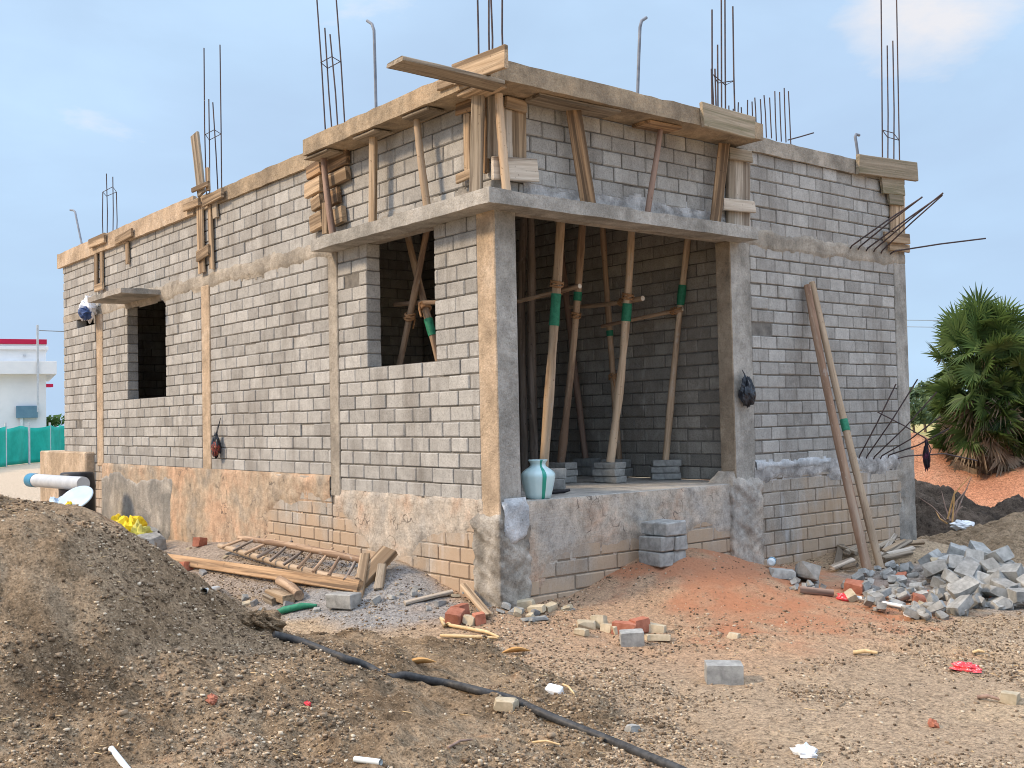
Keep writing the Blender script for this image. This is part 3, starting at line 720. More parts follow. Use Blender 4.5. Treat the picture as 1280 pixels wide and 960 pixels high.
slab('sunshade_slab', [(-2.49, CY), (CX, CY), (CX, 2.93), (.003, 2.93), (.003, -.003), (-2.49, -.003)], ZL0-.012, ZL1-.005, M['concrete_grey'], label='thin sunshade slab wrapping the corner')
slab('roof_slab', [(BX0-.02, .0), (-.02, .0), (-.02, 5.82), (BX0-.02, 5.82)], ZR+.003, ZT-.012, M['concrete'])
slab('roof_slab', [(-2.52, -.275), (.345, -.275), (.345, 2.90), (.0, 2.90), (.0, .0), (-2.52, .0)], ZR-.005, ZT, M['edge'], label='overhanging roof slab round the porch corner')
slab('roof_edge', [(-5.62, -.035), (-2.53, -.035), (-2.53, -.002), (-5.62, -.002)], ZR-.012, ZT+.005, M['edge'])
slab('roof_edge', [(BX0-.13, -.05), (-5.63, -.05), (-5.63, -.003), (BX0-.13, -.003)], ZR-.03, ZT+.045, M['concrete_tan'])
slab('roof_edge', [(-.0, 2.905), (.03, 2.905), (.03, 5.80), (-.0, 5.80)], ZR-.004, ZT, M['concrete'])
slab('sunshade_slab', [(-8.05, -.5), (-6.78, -.5), (-6.78, -.002), (-8.05, -.002)], 2.295, 2.36, M['plaster_grey'], label='small sunshade slab over the far window')
mb = MB(); mb.box((-11.6, -.13, -1.2), (-9.37, 1.6, .295), .02); mb.build('plinth_step', M['concrete_tan'], house)

# bars, conduits cast in the house
def bar(mb_or_none, name, parent, pts, r=.007, n=6, mat='rebar', label=None):
    mb = MB(); mb.tube(pts, r, n); o = mb.build(name, M[mat], parent)
    if label: o['label'] = label
    return o
def part_empty(name, loc):
    o = bpy.data.objects.new(name, None); COL.objects.link(o); o.parent = house
    o.location = np.array(loc)-np.array(house['_o']); o['_o'] = [float(q) for q in loc]; o.empty_display_size = .1; return o
def cage(fac, bars, sy, at):
    P = (lambda a, b, d: PA(a, b, d)) if fac == 'A' else (lambda a, b, d: PB(a, b, -d))
    c = part_empty('rebar_cage', P(bars[0][0], bars[0][1], .08)*np.array([1, 1, 0])+np.array([0, 0, ZT]))
    ring = []
    for i, (bx, by, tx, ty) in enumerate(bars):
        d = .06 if i % 2 == 0 else .20
        a, b = P(bx, by, d), P(tx, ty, d)
        dirv = b-a; a = a+dirv*((ZT-.1-a[2])/dirv[2])
        m = (a+b)/2+np.array([U(-.01, .01), U(-.01, .01), 0])
        bar(None, 'bar', c, [a, m, b], .0075)
        rz_ = P(bars[0][2], sy, .06)[2] if not ring else ring[0][2]
        t = (rz_-a[2])/(b[2]-a[2]); ring.append(a+(b-a)*min(t, 1))
    if at:
        ring = [ring[k] for k in at]+[ring[at[0]]]
        bar(None, 'stirrup', c, ring, .005)
cage('A', [(129, 291, 128.5, 240), (133.5, 291, 133, 217), (141, 288, 141, 221), (145.5, 286, 145.5, 240)], 237, (0, 1, 3, 2))
cage('A', [(258, 238, 255, 60), (262, 236, 261, 124), (272, 233, 266, 128), (277, 231, 275, 56)], 169, (0, 1, 3, 2))
cage('A', [(406, 156, 394, -30), (414.5, 152, 406, 35), (421, 150, 412.5, 43), (430, 146, 418, -32)], 82, (0, 1, 3, 2))
cage('A', [(598, 66, 596, -40), (612, 63, 611, -40), (614.5, 62, 613, -20), (629.5, 60, 628, -40)], -200, None)
cage('B', [(893, 140, 890, 12), (897.5, 141, 897, 56), (902, 143, 901.5, -40), (907, 144, 906, -40), (889.5, 139, 889.3, 86), (893.8, 140, 893.6, 86), (919, 148, 916, 8)], 93, (0, 1, 6, 3))
cage('B', [(1103, 195, 1101, -40), (1109.5, 200, 1109, 57), (1117, 203, 1116, 51), (1124.5, 205, 1120, -40)], 162, (0, 1, 3, 2))
for bx, by, tx, ty in [(911, 145, 911, 132), (916, 146, 916.5, 136), (923, 148, 923, 128), (926.5, 149, 926.5, 134), (934.5, 152, 934.5, 125), (940.5, 158, 940, 127), (945.5, 161, 943.5, 122), (952, 163, 950.5, 124), (958, 166, 955, 119), (964.5, 167, 962, 122), (970.5, 170, 968.5, 114), (976.7, 171, 974.5, 115), (982.5, 172, 980.2, 110), (988.5, 174, 985.5, 114)]:
    bar(None, 'starter_bar', house, [PB(bx, by+6, -.12), PB((bx+tx)/2+U(-.4, .4), (by+ty)/2, -.12), PB(tx, ty, -.12)], .006)
bar(None, 'starter_bar', house, [PB(985, 175, -.1), PB(1000, 171, -.1), PB(1017, 166, -.1)], .007)
for pts, f, d in [([(102.5, 306), (97, 280), (94, 265), (92, 263), (88, 262.5)], 'A', .25), ([(470, 130), (468.5, 70), (467.5, 38), (465, 30), (459, 26)], 'A', .9),
                  ([(797, 118), (798.5, 70), (800, 34), (802, 26), (808, 22)], 'B', .9), ([(1073, 198), (1070.5, 180), (1069, 171), (1070, 168), (1074, 169)], 'B', .15)]:
    P = [PA(x, y, d) if f == 'A' else PB(x, y, -d) for x, y in pts]
    P[0] = P[0]+(P[0]-P[1])*.12
    bar(None, 'conduit_pipe', house, P, .016, 8, 'conduit')
# starter bars sticking out of the end bay
for (a, b), (cx, cy), (ex, ey), xo in [((1061, 313), (1065, 307), (1152, 247), .55), ((1071, 314), (1075, 308), (1153, 246), .56), ((1081, 316), (1085, 310), (1178, 243), .62),
                                       ((1091, 317), (1094, 311), (1179, 241), .64), ((1100, 319), (1103, 313), (1178, 244), .60), ((1109, 320), (1118, 314), (1232, 298), .62)]:
    bar(None, 'starter_bar', house, [PB(a, b, -.02), PB(cx, cy, .05), PB((cx+ex)/2, (cy+ey)/2-1, (xo+.05)/2), PB(ex, ey, xo)], .0085)
for (a, b), (ex, ey), xo in [((1073, 575), (1120, 480), .30), ((1082, 576), (1147, 474), .45), ((1091, 577), (1171, 490), .55), ((1100, 576), (1176, 520), .60), ((1109, 575), (1186, 536), .65)]:
    bar(None, 'starter_bar', house, [PB(a, b, -.02), PB(a+2, b-6, .03), PB((a+ex)/2, (b+ey)/2+1, (xo+.03)/2), PB(ex, ey, xo)], .0075)
bar(None, 'starter_bar', house, [PB(1118, 574, -.02), PB(1135, 570, .1), PB(1180, 567, .3), PB(1222, 576, .5)], .007)
bar(None, 'starter_bar', house, [PB(1097, 515, .20), PB(1130, 532, .34), PB(1157, 548, .45), PB(1164, 562, .47), PB(1158, 578, .47)], .007)

# ================================================================== things
def frame(x, y=None, z=None, o=(0, 0, 0)):
    x = Vector(x).normalized(); z = Vector(z); z = (z-x*z.dot(x)).normalized(); y = z.cross(x)
    o = Vector(o)
    return Matrix(((x.x, y.x, z.x, o.x), (x.y, y.y, z.y, o.y), (x.z, y.z, z.z, o.z), (0, 0, 0, 1)))
def plank_mesh(length, width, th, n=6, jit=.02, slant=.25, warp=.006):
    mb = MB(); rings = []; ch = min(th*.25, width*.1, .006)
    s0, s1 = U(-slant, slant), U(-slant, slant); bow = U(-warp, warp)*length; twist = U(-.03, .03)
    for i in range(n+1):
        t = i/n; wv = width*(1+U(-jit, jit)); hy, hz = wv/2, th/2*(1+U(-jit, jit)*1.5)
        ring = []
        for y, z in ((-hy+ch, -hz), (hy-ch, -hz), (hy, -hz+ch), (hy, hz-ch), (hy-ch, hz), (-hy+ch, hz), (-hy, hz-ch), (-hy, -hz+ch)):
            x = length*t+(y*s0*.5 if i == 0 else y*s1*.5 if i == n else 0)+(U(-.006, .006) if i in (0, n) else 0)
            ring.append((x, y, z+bow*math.sin(math.pi*t)+twist*(t-.5)*y))
        rings.append(ring)
    vs = [p for r in rings for p in r]
    fs = [(i*8+k, i*8+(k+1) % 8, (i+1)*8+(k+1) % 8, (i+1)*8+k) for i in range(n) for k in range(8)]
    fs += [tuple(range(7, -1, -1)), tuple(range(n*8, n*8+8))]
    mb.add(vs, fs); return mb
def plank(name, p0, p1, width, th, normal, mat, label=None, cat='board', group=None, parent=None, **k):
    p0, p1 = Vector(p0), Vector(p1)
    mb = plank_mesh((p1-p0).length, width, th, **k)
    o = mb.build(name, M[mat], None, mw=frame(p1-p0, None, normal, p0))
    return tag(o, label, cat, group)
def pole_mesh(length, r0, r1, n=10, seg=14, knots=4, bend=.015, rough=.06, split=False):
    mb = MB(); pts = []; rad = []
    b1, b2 = U(-bend, bend)*length, U(-bend, bend)*length; ph = U(0, 6)
    kn = [U(.05, .95) for _ in range(knots)]
    for i in range(seg+1):
        t = i/seg
        pts.append((b1*math.sin(math.pi*t)+.3*b2*math.sin(2*math.pi*t+ph)-.3*b2*math.sin(ph)*(1-t), b2*math.sin(math.pi*t), length*t))
        r = r0+(r1-r0)*t
        r *= 1+U(-rough, rough)+sum(.16*math.exp(-((t-q)/.018)**2) for q in kn); rad.append(r)
    mb.tube(pts, rad, n); return mb, pts, rad
def pole(name, p0, p1, r0, r1, mat, label=None, cat='prop', group=None, ends=True, **k):
    p0, p1 = Vector(p0), Vector(p1); d = p1-p0
    mb, pts, rad = pole_mesh(d.length, r0, r1, **k)
    q = d.to_track_quat('Z', 'Y'); mw = q.to_matrix().to_4x4(); mw.translation = p0
    o = mb.build(name, M[mat], None, mw=mw); tag(o, label, cat, group)
    o['_l'] = d.length; PTS[o.name] = (pts, rad); return o
PTS = {}
def on_pole(o, t):
    pts, rad = PTS[o.name]; f = t*(len(pts)-1); i = min(int(f), len(pts)-2); a = f-i
    p = Vector(pts[i])*(1-a)+Vector(pts[i+1])*a
    return p, rad[i]*(1-a)+rad[i+1]*a
def wrap(o, t0, t1, name, mat, extra=.002):
    """a sleeve round a pole (tape), its own mesh under the pole"""
    mb = MB(); P = []; Rr = []
    for i in range(7):
        p, r = on_pole(o, t0+(t1-t0)*i/6); P.append(p); Rr.append(r*1.10+extra)
    mb.tube(P, Rr, 10)
    c = mb.build(name, M[mat], o, mw=Matrix.Identity(4)); return c
def rope_at(o, t, r, turns=4, name='rope_tie', tail=True):
    p, rr = on_pole(o, t); pts = []
    for i in range(turns*10+1):
        a = i/10*2*math.pi
        pts.append(p+Vector((math.cos(a)*(rr+r), math.sin(a)*(rr+r), (i/(turns*10)-.5)*.05+.012*math.sin(a*1.3))))
    if tail: pts += [pts[-1]+Vector((.02, 0, -.06)), pts[-1]+Vector((.025, .01, -.14))]
    mb = MB(); mb.tube(pts, r*.75, 5)
    return mb.build(name, M['rope'], o, mw=Matrix.Identity(4))
def cutend(o, t, name='cut_end'):
    p, r = on_pole(o, t); p2, _ = on_pole(o, t+(.01 if t < .5 else -.01)); d = (p-p2).normalized()
    mb = MB(); mb.tube([p-d*.004, p+d*.003], r*.93, 10)
    return mb.build(name, M['cut'], o, mw=Matrix.Identity(4))

# ---------------------------------------------------------------- formwork boards nailed on the long side
def wpx(w, P): return w*float(np.dot(np.array(P)-CAM, cF))/FPX
GB = 'formwork boards nailed round the columns'
def fb(fac, a, b, w, off, th, mat, label):
    f = (lambda p: PA(p[0], p[1], -off)) if fac == 'A' else (lambda p: PB(p[0], p[1], off))
    p0, p1 = f(a), f(b); nrm = (0, -1, 0) if fac == 'A' else (1, 0, 0)
    vert = abs(p1[2]-p0[2]) > max(abs(p1[0]-p0[0]), abs(p1[1]-p0[1]))
    wd = wpx(w, (p0+p1)/2)
    if vert: wd *= 1.0/(.78 if fac == 'A' else .62)      # widths across the wall are foreshortened
    return plank('formwork_board', p0, p1, wd, th, nrm, mat, label, 'board', GB)
fb('A', (120.3, 364), (119.8, 308), 6.5, .03, .03, 'wood', 'left of the two tall boards below the roof edge on the farthest column')
fb('A', (127.3, 362), (126.8, 306), 6, .03, .03, 'wood', 'right of the two tall boards below the roof edge on the farthest column')
fb('A', (112, 305), (131, 297), 12, .085, .035, 'wood', 'short board clamped across the tops of the boards on the farthest column')
fb('A', (145, 301), (165, 290), 10, .085, .03, 'wood', 'rough cleat on the roof edge just right of the farthest column')
fb('A', (159.5, 330), (159, 303), 6, .03, .03, 'wood', 'short upright hanging under the roof edge right of the farthest column')
fb('A', (119, 361), (129, 357), 9, .062, .03, 'wood', 'small block at the foot of the boards on the farthest column')
fb('A', (252, 243), (243.5, 168), 16, .12, .03, 'wood_grey', 'tall weathered plank standing up above the roof edge')
fb('A', (240.5, 238), (261, 229), 6, .155, .03, 'wood', 'narrow cleat across the foot of the plank above the roof edge')
fb('A', (260.5, 238), (259.5, 210), 6.5, .12, .03, 'wood', 'short upright beside the tall plank above the roof edge')
fb('A', (230, 260), (249, 252), 9.5, .085, .035, 'wood', 'cleat on the roof edge left of the middle column boards')
fb('A', (254.5, 253), (278, 240.5), 12, .085, .035, 'wood', 'cleat on the roof edge right of the middle column boards')
fb('A', (252.5, 341), (250, 256), 12.5, .035, .03, 'wood', 'broad upright board on the middle column under the tall plank')
fb('A', (265, 336), (262.5, 254), 7.5, .035, .03, 'wood', 'narrow upright board beside the broad one on the middle column')
fb('A', (269.8, 272), (268.5, 253), 10, .03, .03, 'wood_grey', 'short grey upright right of the middle column boards')
fb('A', (246.5, 321), (261, 312), 14, .068, .03, 'wood', 'clamp board across the lower end of the middle column boards')
for a, b, w, mt, lb in [((385.5, 217), (402, 207), 17, 'wood_stain', 'uppermost left board of the stack beside the bark pole'), ((383.5, 239), (402, 229), 19, 'wood', 'second board down left of the bark pole'),
                        ((391.5, 257), (402, 250), 17, 'wood', 'third board down left of the bark pole'), ((389.5, 281), (404, 273), 21, 'wood', 'lowest board left of the bark pole'),
                        ((411, 207), (435, 195), 19, 'wood_stain', 'dark uppermost board right of the bark pole'), ((411, 228), (435, 216), 17, 'wood', 'thick second board right of the bark pole'),
                        ((413, 249), (424, 243), 20, 'wood_stain', 'short third board right of the bark pole'), ((416, 274), (430, 267), 21, 'wood', 'lowest board right of the bark pole'),
                        ((408, 292), (407.5, 254), 9, 'wood', 'narrow upright board behind the foot of the bark pole')]:
    fb('A', a, b, w, .045 if 'upright' not in lb else .08, .05, mt, lb)
# corner of the upper storey
for fac, a, b, w, off, mt, lb in [
    ('A', (585, 213), (584, 143), 9, .03, 'wood', 'outer upright board on the long side of the roof corner'),
    ('A', (608, 216), (607, 112), 6, .03, 'wood_stain', 'narrow upright board on the long side next to the corner post'),
    ('A', (571, 137), (591, 130), 15, .065, 'wood_stain', 'rough top cleat on the long side of the roof corner'),
    ('A', (571, 224), (590, 216), 12, .065, 'wood', 'rough bottom cleat on the long side of the roof corner'),
    ('B', (621, 200), (620, 120), 17, .03, 'wood_grey', 'wide grey upright board on the short side of the roof corner'),
    ('B', (636, 200), (635.5, 138), 7, .03, 'wood_pale', 'thin pale upright board on the short side of the roof corner'),
    ('B', (648, 198), (647.5, 139), 15, .03, 'wood', 'brown upright board on the short side of the roof corner'),
    ('B', (632, 127), (657, 134), 15, .07, 'wood', 'top cleat over the upright boards on the short side of the corner'),
    ('B', (616, 210), (671, 213), 29, .075, 'wood_pale', 'mortar whitened clamp board low on the short side of the corner')]:
    fb(fac, a, b, w, off, .03, mt, lb)
plank('formwork_board', PA(568, 94, -.31), PA(633, 70, -.31), .17, .035, (0, -1, 0), 'wood', 'rough side board on edge at the top of the roof corner', 'board', GB)
plank('formwork_board', PA(548, 108, -.29), PA(569, 100, -.29), .07, .03, (0, -1, 0), 'wood', 'small cleat on the roof edge left of the corner', 'board', GB)
plank('formwork_board', (.26, -.14, ZR-.03), (.21, -1.02, ZR-.005), .21, .035, (0, 0, 1), 'wood_grey', 'long grey plank sticking out level from the roof corner', 'board', 'planks under the roof slab')
# porch column and end column, short side
for a, b, w, off, th, mt, lb in [
    ((927, 284), (927, 202), 19, .03, .03, 'wood_pale', 'pale wide upright board above the porch column'),
    ((913, 284), (913, 198), 8, .03, .03, 'wood_grey', 'narrow grey upright board left of the pale one over the porch column'),
    ((911, 191), (939, 196), 15, .08, .03, 'wood_mossy', 'top cleat over the boards above the porch column'),
    ((904, 255), (943, 259), 15, .08, .03, 'wood_pale', 'lower clamp with bent nails above the porch column'),
    ((1072, 205), (1145, 215), 24, .06, .045, 'wood_mossy', 'heavy board along the roof edge at the end of the short side'),
    ((1102, 231), (1129, 234), 22, .04, .03, 'wood_mossy', 'wide board under the roof edge on the end column'),
    ((1110.5, 249), (1128, 251), 13, .04, .03, 'wood_mossy', 'second board down on the end column'),
    ((1122, 291), (1121, 225), 20, .02, .02, 'wood', 'upright board on the end column behind the cleats'),
    ((1105, 296), (1136, 299), 13, .07, .03, 'wood', 'lower cleat on the end column by the bent bars'),
    ((1111, 308), (1136, 311), 10, .04, .03, 'wood', 'bottom block on the end column by the bent bars')]:
    fb('B', a, b, w, off, th, mt, lb)
plank('formwork_board', (.375, 2.02, ZR+.085), (.375, 2.72, ZR+.07), .21, .04, (1, 0, 0), 'wood_mossy', 'broad mossy side board still fixed to the roof slab edge', 'board', GB, warp=.01)
for px, py, lb in [(1103, 198, 'left small wood upright among the bars at the roof end'), (1127, 210, 'right small wood upright among the bars at the roof end')]:
    p = PB(px, py, -.05); plank('wood_peg', (p[0], p[1], ZT-.02), (p[0], p[1], ZT+.10), .06, .04, (1, 0, 0), 'wood', lb, 'board')
# ---------------------------------------------------------------- props standing on the sunshade slab
GP = 'short props between the sunshade slab and the roof slab'
def sprop(fac, b, t, off, kind, r, mat, label, w=0):
    f = (lambda p: PA(p[0], p[1], -off)) if fac == 'A' else (lambda p: PB(p[0], p[1], off))
    p0, p1 = f(b), f(t); k = (ZL1-.005-p0[2])/(p1[2]-p0[2]); q0 = p0+(p1-p0)*k; k = (ZR-.035-p0[2])/(p1[2]-p0[2]); q1 = p0+(p1-p0)*k
    if kind == 'pole': return pole('roof_prop', q0, q1, r, r*.85, mat, label, 'prop', GP, seg=10, knots=2)
    return plank('roof_prop', q0, q1, w, r, (.5, -.8, 0) if fac == 'A' else (.72, -.70, 0), mat, label, 'prop', GP)
sprop('A', (415.7, 290), (403.7, 193), .13, 'pole', .033, 'pole_brown', 'dark bark pole leaning over the board stack under the roof slab end')
sprop('A', (466, 276), (466.5, 168), .14, 'sq', .06, 'wood', 'straight orange timber prop under the roof slab on the long side', .06)
sprop('A', (533.5, 255), (520.5, 147), .14, 'pole', .034, 'pole_pale', 'pale round prop leaning left under the roof slab on the long side')
sprop('A', (595, 240), (598, 115), .13, 'sq', .06, 'wood_grey', 'grey square timber prop just left of the roof corner', .095)
sprop('B', (633, 236), (622.5, 103), .13, 'pole', .036, 'pole_pale', 'crooked pale pole prop right at the roof corner')
sprop('B', (735, 253), (716, 132), .14, 'sq', .04, 'wood_stain', 'wide dark stained plank prop leaning on the short side', .125)
sprop('B', (809.5, 266), (826, 160), .14, 'pole', .026, 'pole_brown', 'thin purple brown pole prop leaning right on the short side')
sprop('B', (894, 278), (905, 180), .12, 'sq', .05, 'wood_stain', 'brown plank prop beside the boards over the porch column', .10)
GH = 'planks under the roof slab'
for x0, x1, lb in [(PA(386, 198, -.2)[0], PA(414, 186, -.2)[0], 'short plank wedged over the bark pole'), (PA(446, 170, -.2)[0], PA(474, 158, -.2)[0], 'short plank wedged over the straight orange timber prop'), (PA(509, 150, -.2)[0], PA(540, 136, -.2)[0], 'short plank wedged over the pale round prop on the long side')]:
    plank('head_plank', (x0, -.16, ZR-.022), (x1, -.16, ZR-.024), .18, .022, (0, 0, 1), 'wood_grey', lb, 'board', GH)
plank('head_plank', (.16, PB(668, 128, .2)[1], ZR-.024), (.20, PB(764, 145, .2)[1], ZR-.024), .22, .03, (0, 0, 1), 'wood_grey', 'long plank wedged over the dark stained plank prop', 'board', GH)
plank('head_plank', (.14, PB(808, 160, .2)[1], ZR-.024), (.16, PB(846, 168, .2)[1], ZR-.024), .20, .03, (0, 0, 1), 'wood_stain', 'short dark plank wedged over the thin purple brown pole', 'board', GH)
plank('head_plank', (-.1, -.15, ZR-.024), (.28, -.17, ZR-.024), .2, .03, (0, 0, 1), 'wood', 'short plank wedged over the corner props', 'board', GH)

# ---------------------------------------------------------------- blocks, bricks
def chunk(size, brk=0.0, ch=.007, jit=.004):
    """a concrete block; brk > 0 knocks corners and an end off it"""
    import bmesh
    if brk <= 0:
        mb = MB(); mb.obox(Matrix.Identity(4), size, ch, U(.2, .8), 0, jit); return mb
    hx, hy, hz = [q/2 for q in size]; P = []
    for x in (-1, 1):
        for y in (-1, 1):
            for z in (-1, 1):
                p = [x*hx, y*hy, z*hz]
                if random.random() < brk:
                    for _ in range(3):
                        q = list(p); a = random.randrange(3); q[a] *= U(.25, .8); q[(a+1) % 3] *= U(.55, 1); P.append(q)
                else:
                    for a in range(3):
                        q = list(p); q[a] -= math.copysign(min(.01, abs(q[a])*.3), q[a]); P.append(q)
    bm = bmesh.new()
    for p in P: bm.verts.new(p)
    bmesh.ops.convex_hull(bm, input=bm.verts, use_existing_faces=False)
    lo = [v for v in bm.verts if not v.link_faces]; bmesh.ops.delete(bm, geom=lo, context='VERTS')
    bmesh.ops.recalc_face_normals(bm, faces=bm.faces)
    bm.verts.index_update(); mb = MB(); t = U(.1, .9)
    mb.add([v.co.copy() for v in bm.verts], [[v.index for v in f.verts] for f in bm.faces], t); bm.free()
    return mb
def put(mb, name, mat, pos, rot, label, cat, group=None, lift=True):
    e = Matrix.Rotation(rot[2], 4, 'Z') @ Matrix.Rotation(rot[1], 4, 'Y') @ Matrix.Rotation(rot[0], 4, 'X')
    pos = Vector(pos)
    if lift:
        lo = min((e @ Vector(v)).z for v in mb.v); pos.z -= lo
    e.translation = pos
    return tag(mb.build(name, M[mat], None, mw=e), label, cat, group)
# thin block stacks under the porch props
stacks = [((832, 600), R(50), 3, 'under the rightmost porch prop', .29), ((761, 604), R(4), 3, 'under the middle porch prop with tape', .29), ((732, 595), R(2), 2, 'under the thin dark prop deep in the porch', .29),
          ((771, 597), R(8), 2, 'behind the middle porch prop', .28), ((701, 604), R(-4), 3, 'under the second prop from the pot', .29), ((686, 613), R(48), 2, 'right behind the water pot', .27)]
tops = []
for (px, py), rz, n, lb, ln in stacks:
    p = PZ(px, py, .002); p = p+np.array([-.05, .06, 0]); z = .002; hh = .066 if n == 3 else .095
    for k in range(n):
        nm = (['bottom', 'middle', 'top'] if n == 3 else ['lower', 'upper'])[k]
        put(chunk((ln, .15, hh-.003)), 'concrete_block', 'loose', (p[0]+U(-.012, .012), p[1]+U(-.012, .012), z), (0, 0, rz+U(-.06, .06)), nm+' thin grey block of the stack '+lb, 'block', 'thin blocks stacked under the porch props')
        z += hh
    tops.append((p[0], p[1], z))
# porch props
def PW(px, py, ref): return CAM+ray(px, py)*float(np.dot(np.array(ref)-CAM, cF))
GPP = 'round wooden props in the porch'
def porch_prop(st, b, t, r0, r1, mat, label, tape=None, lean=0.0):
    p0 = np.array(tops[st]) if st is not None else None
    q = PW(b[0], b[1], p0); a = np.array([q[0], q[1], p0[2]])
    e = PW(t[0], t[1], a)+np.array([-.6, .6, 0])*lean
    e = a+(e-a)*((3.10-a[2])/(e[2]-a[2]))
    o = pole('porch_prop', a, e, r0, r1, mat, label, 'prop', GPP, knots=5, bend=.016, rough=.11)
    if tape:
        def tt(py): return (PW(b[0]+(t[0]-b[0])*(b[1]-py)/(b[1]-t[1]), py, a)[2]-a[2])/(e[2]-a[2])
        wrap(o, tt(tape[1]), tt(tape[0]), 'green_tape', 'tape')
    return o
pp1 = porch_prop(0, (832, 575), (861, 301), .036, .031, 'pole_pale', 'rightmost porch prop, pale, with green tape above its middle', (357, 382))
pp2 = porch_prop(1, (763, 578), (786, 292), .041, .034, 'pole_pale', 'porch prop left of the rightmost one, thick, with a rope tie', (379, 401))
pp3 = porch_prop(4, (701, 576), (726, 285), .039, .032, 'pole', 'brown porch prop second from the corner column side with narrow green tape', (365, 376))
pp4 = porch_prop(5, (679.5, 584), (700.5, 280), .043, .034, 'pole_pale', 'porch prop behind the water pot with long green tape', (367, 407))
pp7 = porch_prop(2, (732, 571), (712, 400), .036, .030, 'pole_brown', 'thin dark prop deep in the porch leaning left', None, .2)
pp8 = porch_prop(3, (774, 571), (755, 307), .034, .028, 'pole', 'dim prop behind the middle porch prop leaning left', (413, 420), .1)
def floor_pole(b, t, r0, r1, mat, label):
    p0 = PZ(b[0], b[1], .004); e = PW(t[0], t[1], p0); e = p0+(e-p0)*((3.10-p0[2])/(e[2]-p0[2]))
    return pole('porch_prop', p0, e, r0, r1, mat, label, 'prop', GPP, knots=3, rough=.09, bend=.02)
pp5 = floor_pole((668, 598), (661, 282), .050, .040, 'pole_grey', 'grey cracked prop nearest the corner column')
pp6 = floor_pole((656, 596), (657, 330), .045, .040, 'pole_grey', 'dark prop half hidden by the corner column')
GX = 'cross poles tied to the porch props'
def cross(a, b, ref, depth, r, label, tie):
    p0 = PW(a[0], a[1], ref)+np.array([.05, -.07, 0]); q = PW(b[0], b[1], p0)
    d = ray(*b); k = float(np.dot(p0-CAM, cF))+depth; q = CAM+d*k
    o = pole('cross_pole', p0, q, r, r*.8, 'pole', label, 'pole', GX, seg=10, knots=2)
    cutend(o, 0.0); rope_at(o, tie, .011, 4); return o
cross((727, 359), (640, 378), tops[5], .9, .023, 'cross pole with pale cut end left of the porch, tied behind the pot', .30)
cross((805, 374), (712, 384), tops[1], 1.0, .025, 'cross pole with pale cut end in the middle of the porch', .26)
cross((854.5, 387.5), (752, 408), tops[0], .5, .023, 'cross pole with pale cut end tied to the rightmost porch prop', .10)
for o, t in ((pp2, .555), (pp4, .565), (pp3, .50), (pp8, .30)): rope_at(o, t, .012, 4)
# crossed poles seen through the window
GW = 'crossed poles behind the window'
def wpole(a, b, y, r, mat, lb):
    p, q = PA(*a, y), PA(*b, y); u = p+(q-p)*((.004-p[2])/(q[2]-p[2])); v = p+(q-p)*((3.10-p[2])/(q[2]-p[2]))
    return pole('window_prop', u, v, r, r*.85, mat, lb, 'prop', GW, knots=4)
w1 = wpole((500, 454), (531, 295), .42, .032, 'pole', 'pole leaning right behind the window, rope tied at its middle')
w2 = wpole((545, 447), (511, 300), .52, .034, 'pole', 'pole leaning left behind the window with a band of green tape')
wrap(w2, .45, .50, 'green_tape', 'tape'); rope_at(w1, .52, .014, 5); rope_at(w2, .54, .016, 5)
o = pole('cross_pole', PA(494, 381, .47), PA(552, 378, .47), .022, .020, 'pole', 'short level pole tied across the window props', 'pole', GX, seg=8, knots=2)
# ---------------------------------------------------------------- water pot
pt = PZ(671, 624, .001); pt = pt+np.array([-.06, .07, 0])
pot = empty('water_pot', tuple(pt), 'pale blue plastic water pot with a green stripe at the porch edge', 'pot')
prof = [(.0, .0), (.086, .0), (.098, .006), (.108, .035), (.122, .09), (.134, .145), (.139, .175), (.138, .195), (.124, .215), (.098, .236), (.072, .250), (.062, .262), (.061, .280), (.074, .298), (.080, .304), (.077, .309), (.066, .304), (.055, .285), (.055, .262)]
def fluted(a0=0, a1=2*math.pi, n=72, off=0.0, p=prof):
    mb = MB(); full = abs(a1-a0-2*math.pi) < 1e-6; m = n if full else n+1; vs = []
    for r, z in p:
        for k in range(m):
            a = a0+(a1-a0)*k/n; fl = 1-.022*abs(math.sin(a*7))**.5*(1 if .03 < z < .24 else 0)
            vs.append((pt[0]+(r*fl+off)*math.cos(a), pt[1]+(r*fl+off)*math.sin(a), pt[2]+z))
    fs = [(i*m+k, i*m+(k+1) % m, (i+1)*m+(k+1) % m, (i+1)*m+k) for i in range(len(p)-1) for k in range(n)]
    mb.add(vs, fs, .5, 0, True); return mb
fluted().build('body', M['pot'], pot)
aim = math.atan2(CAM[1]-pt[1], CAM[0]-pt[0])+.38
fluted(aim-.13, aim+.13, 6, .0016, prof[1:17]).build('stripe', M['potgreen'], pot)
p = PZ(692, 618, .0)
mb = MB(); mb.tube([p+np.array([-.06, -.06, .018]), p+np.array([0, 0, .02]), p+np.array([.05, .07, .022]), p+np.array([.07, .12, .034])], [.016, .018, .016, .012], 8)
tag(mb.build('rubber_strip', M['blackp']), 'dark rubber strip lying behind the water pot', 'strip')
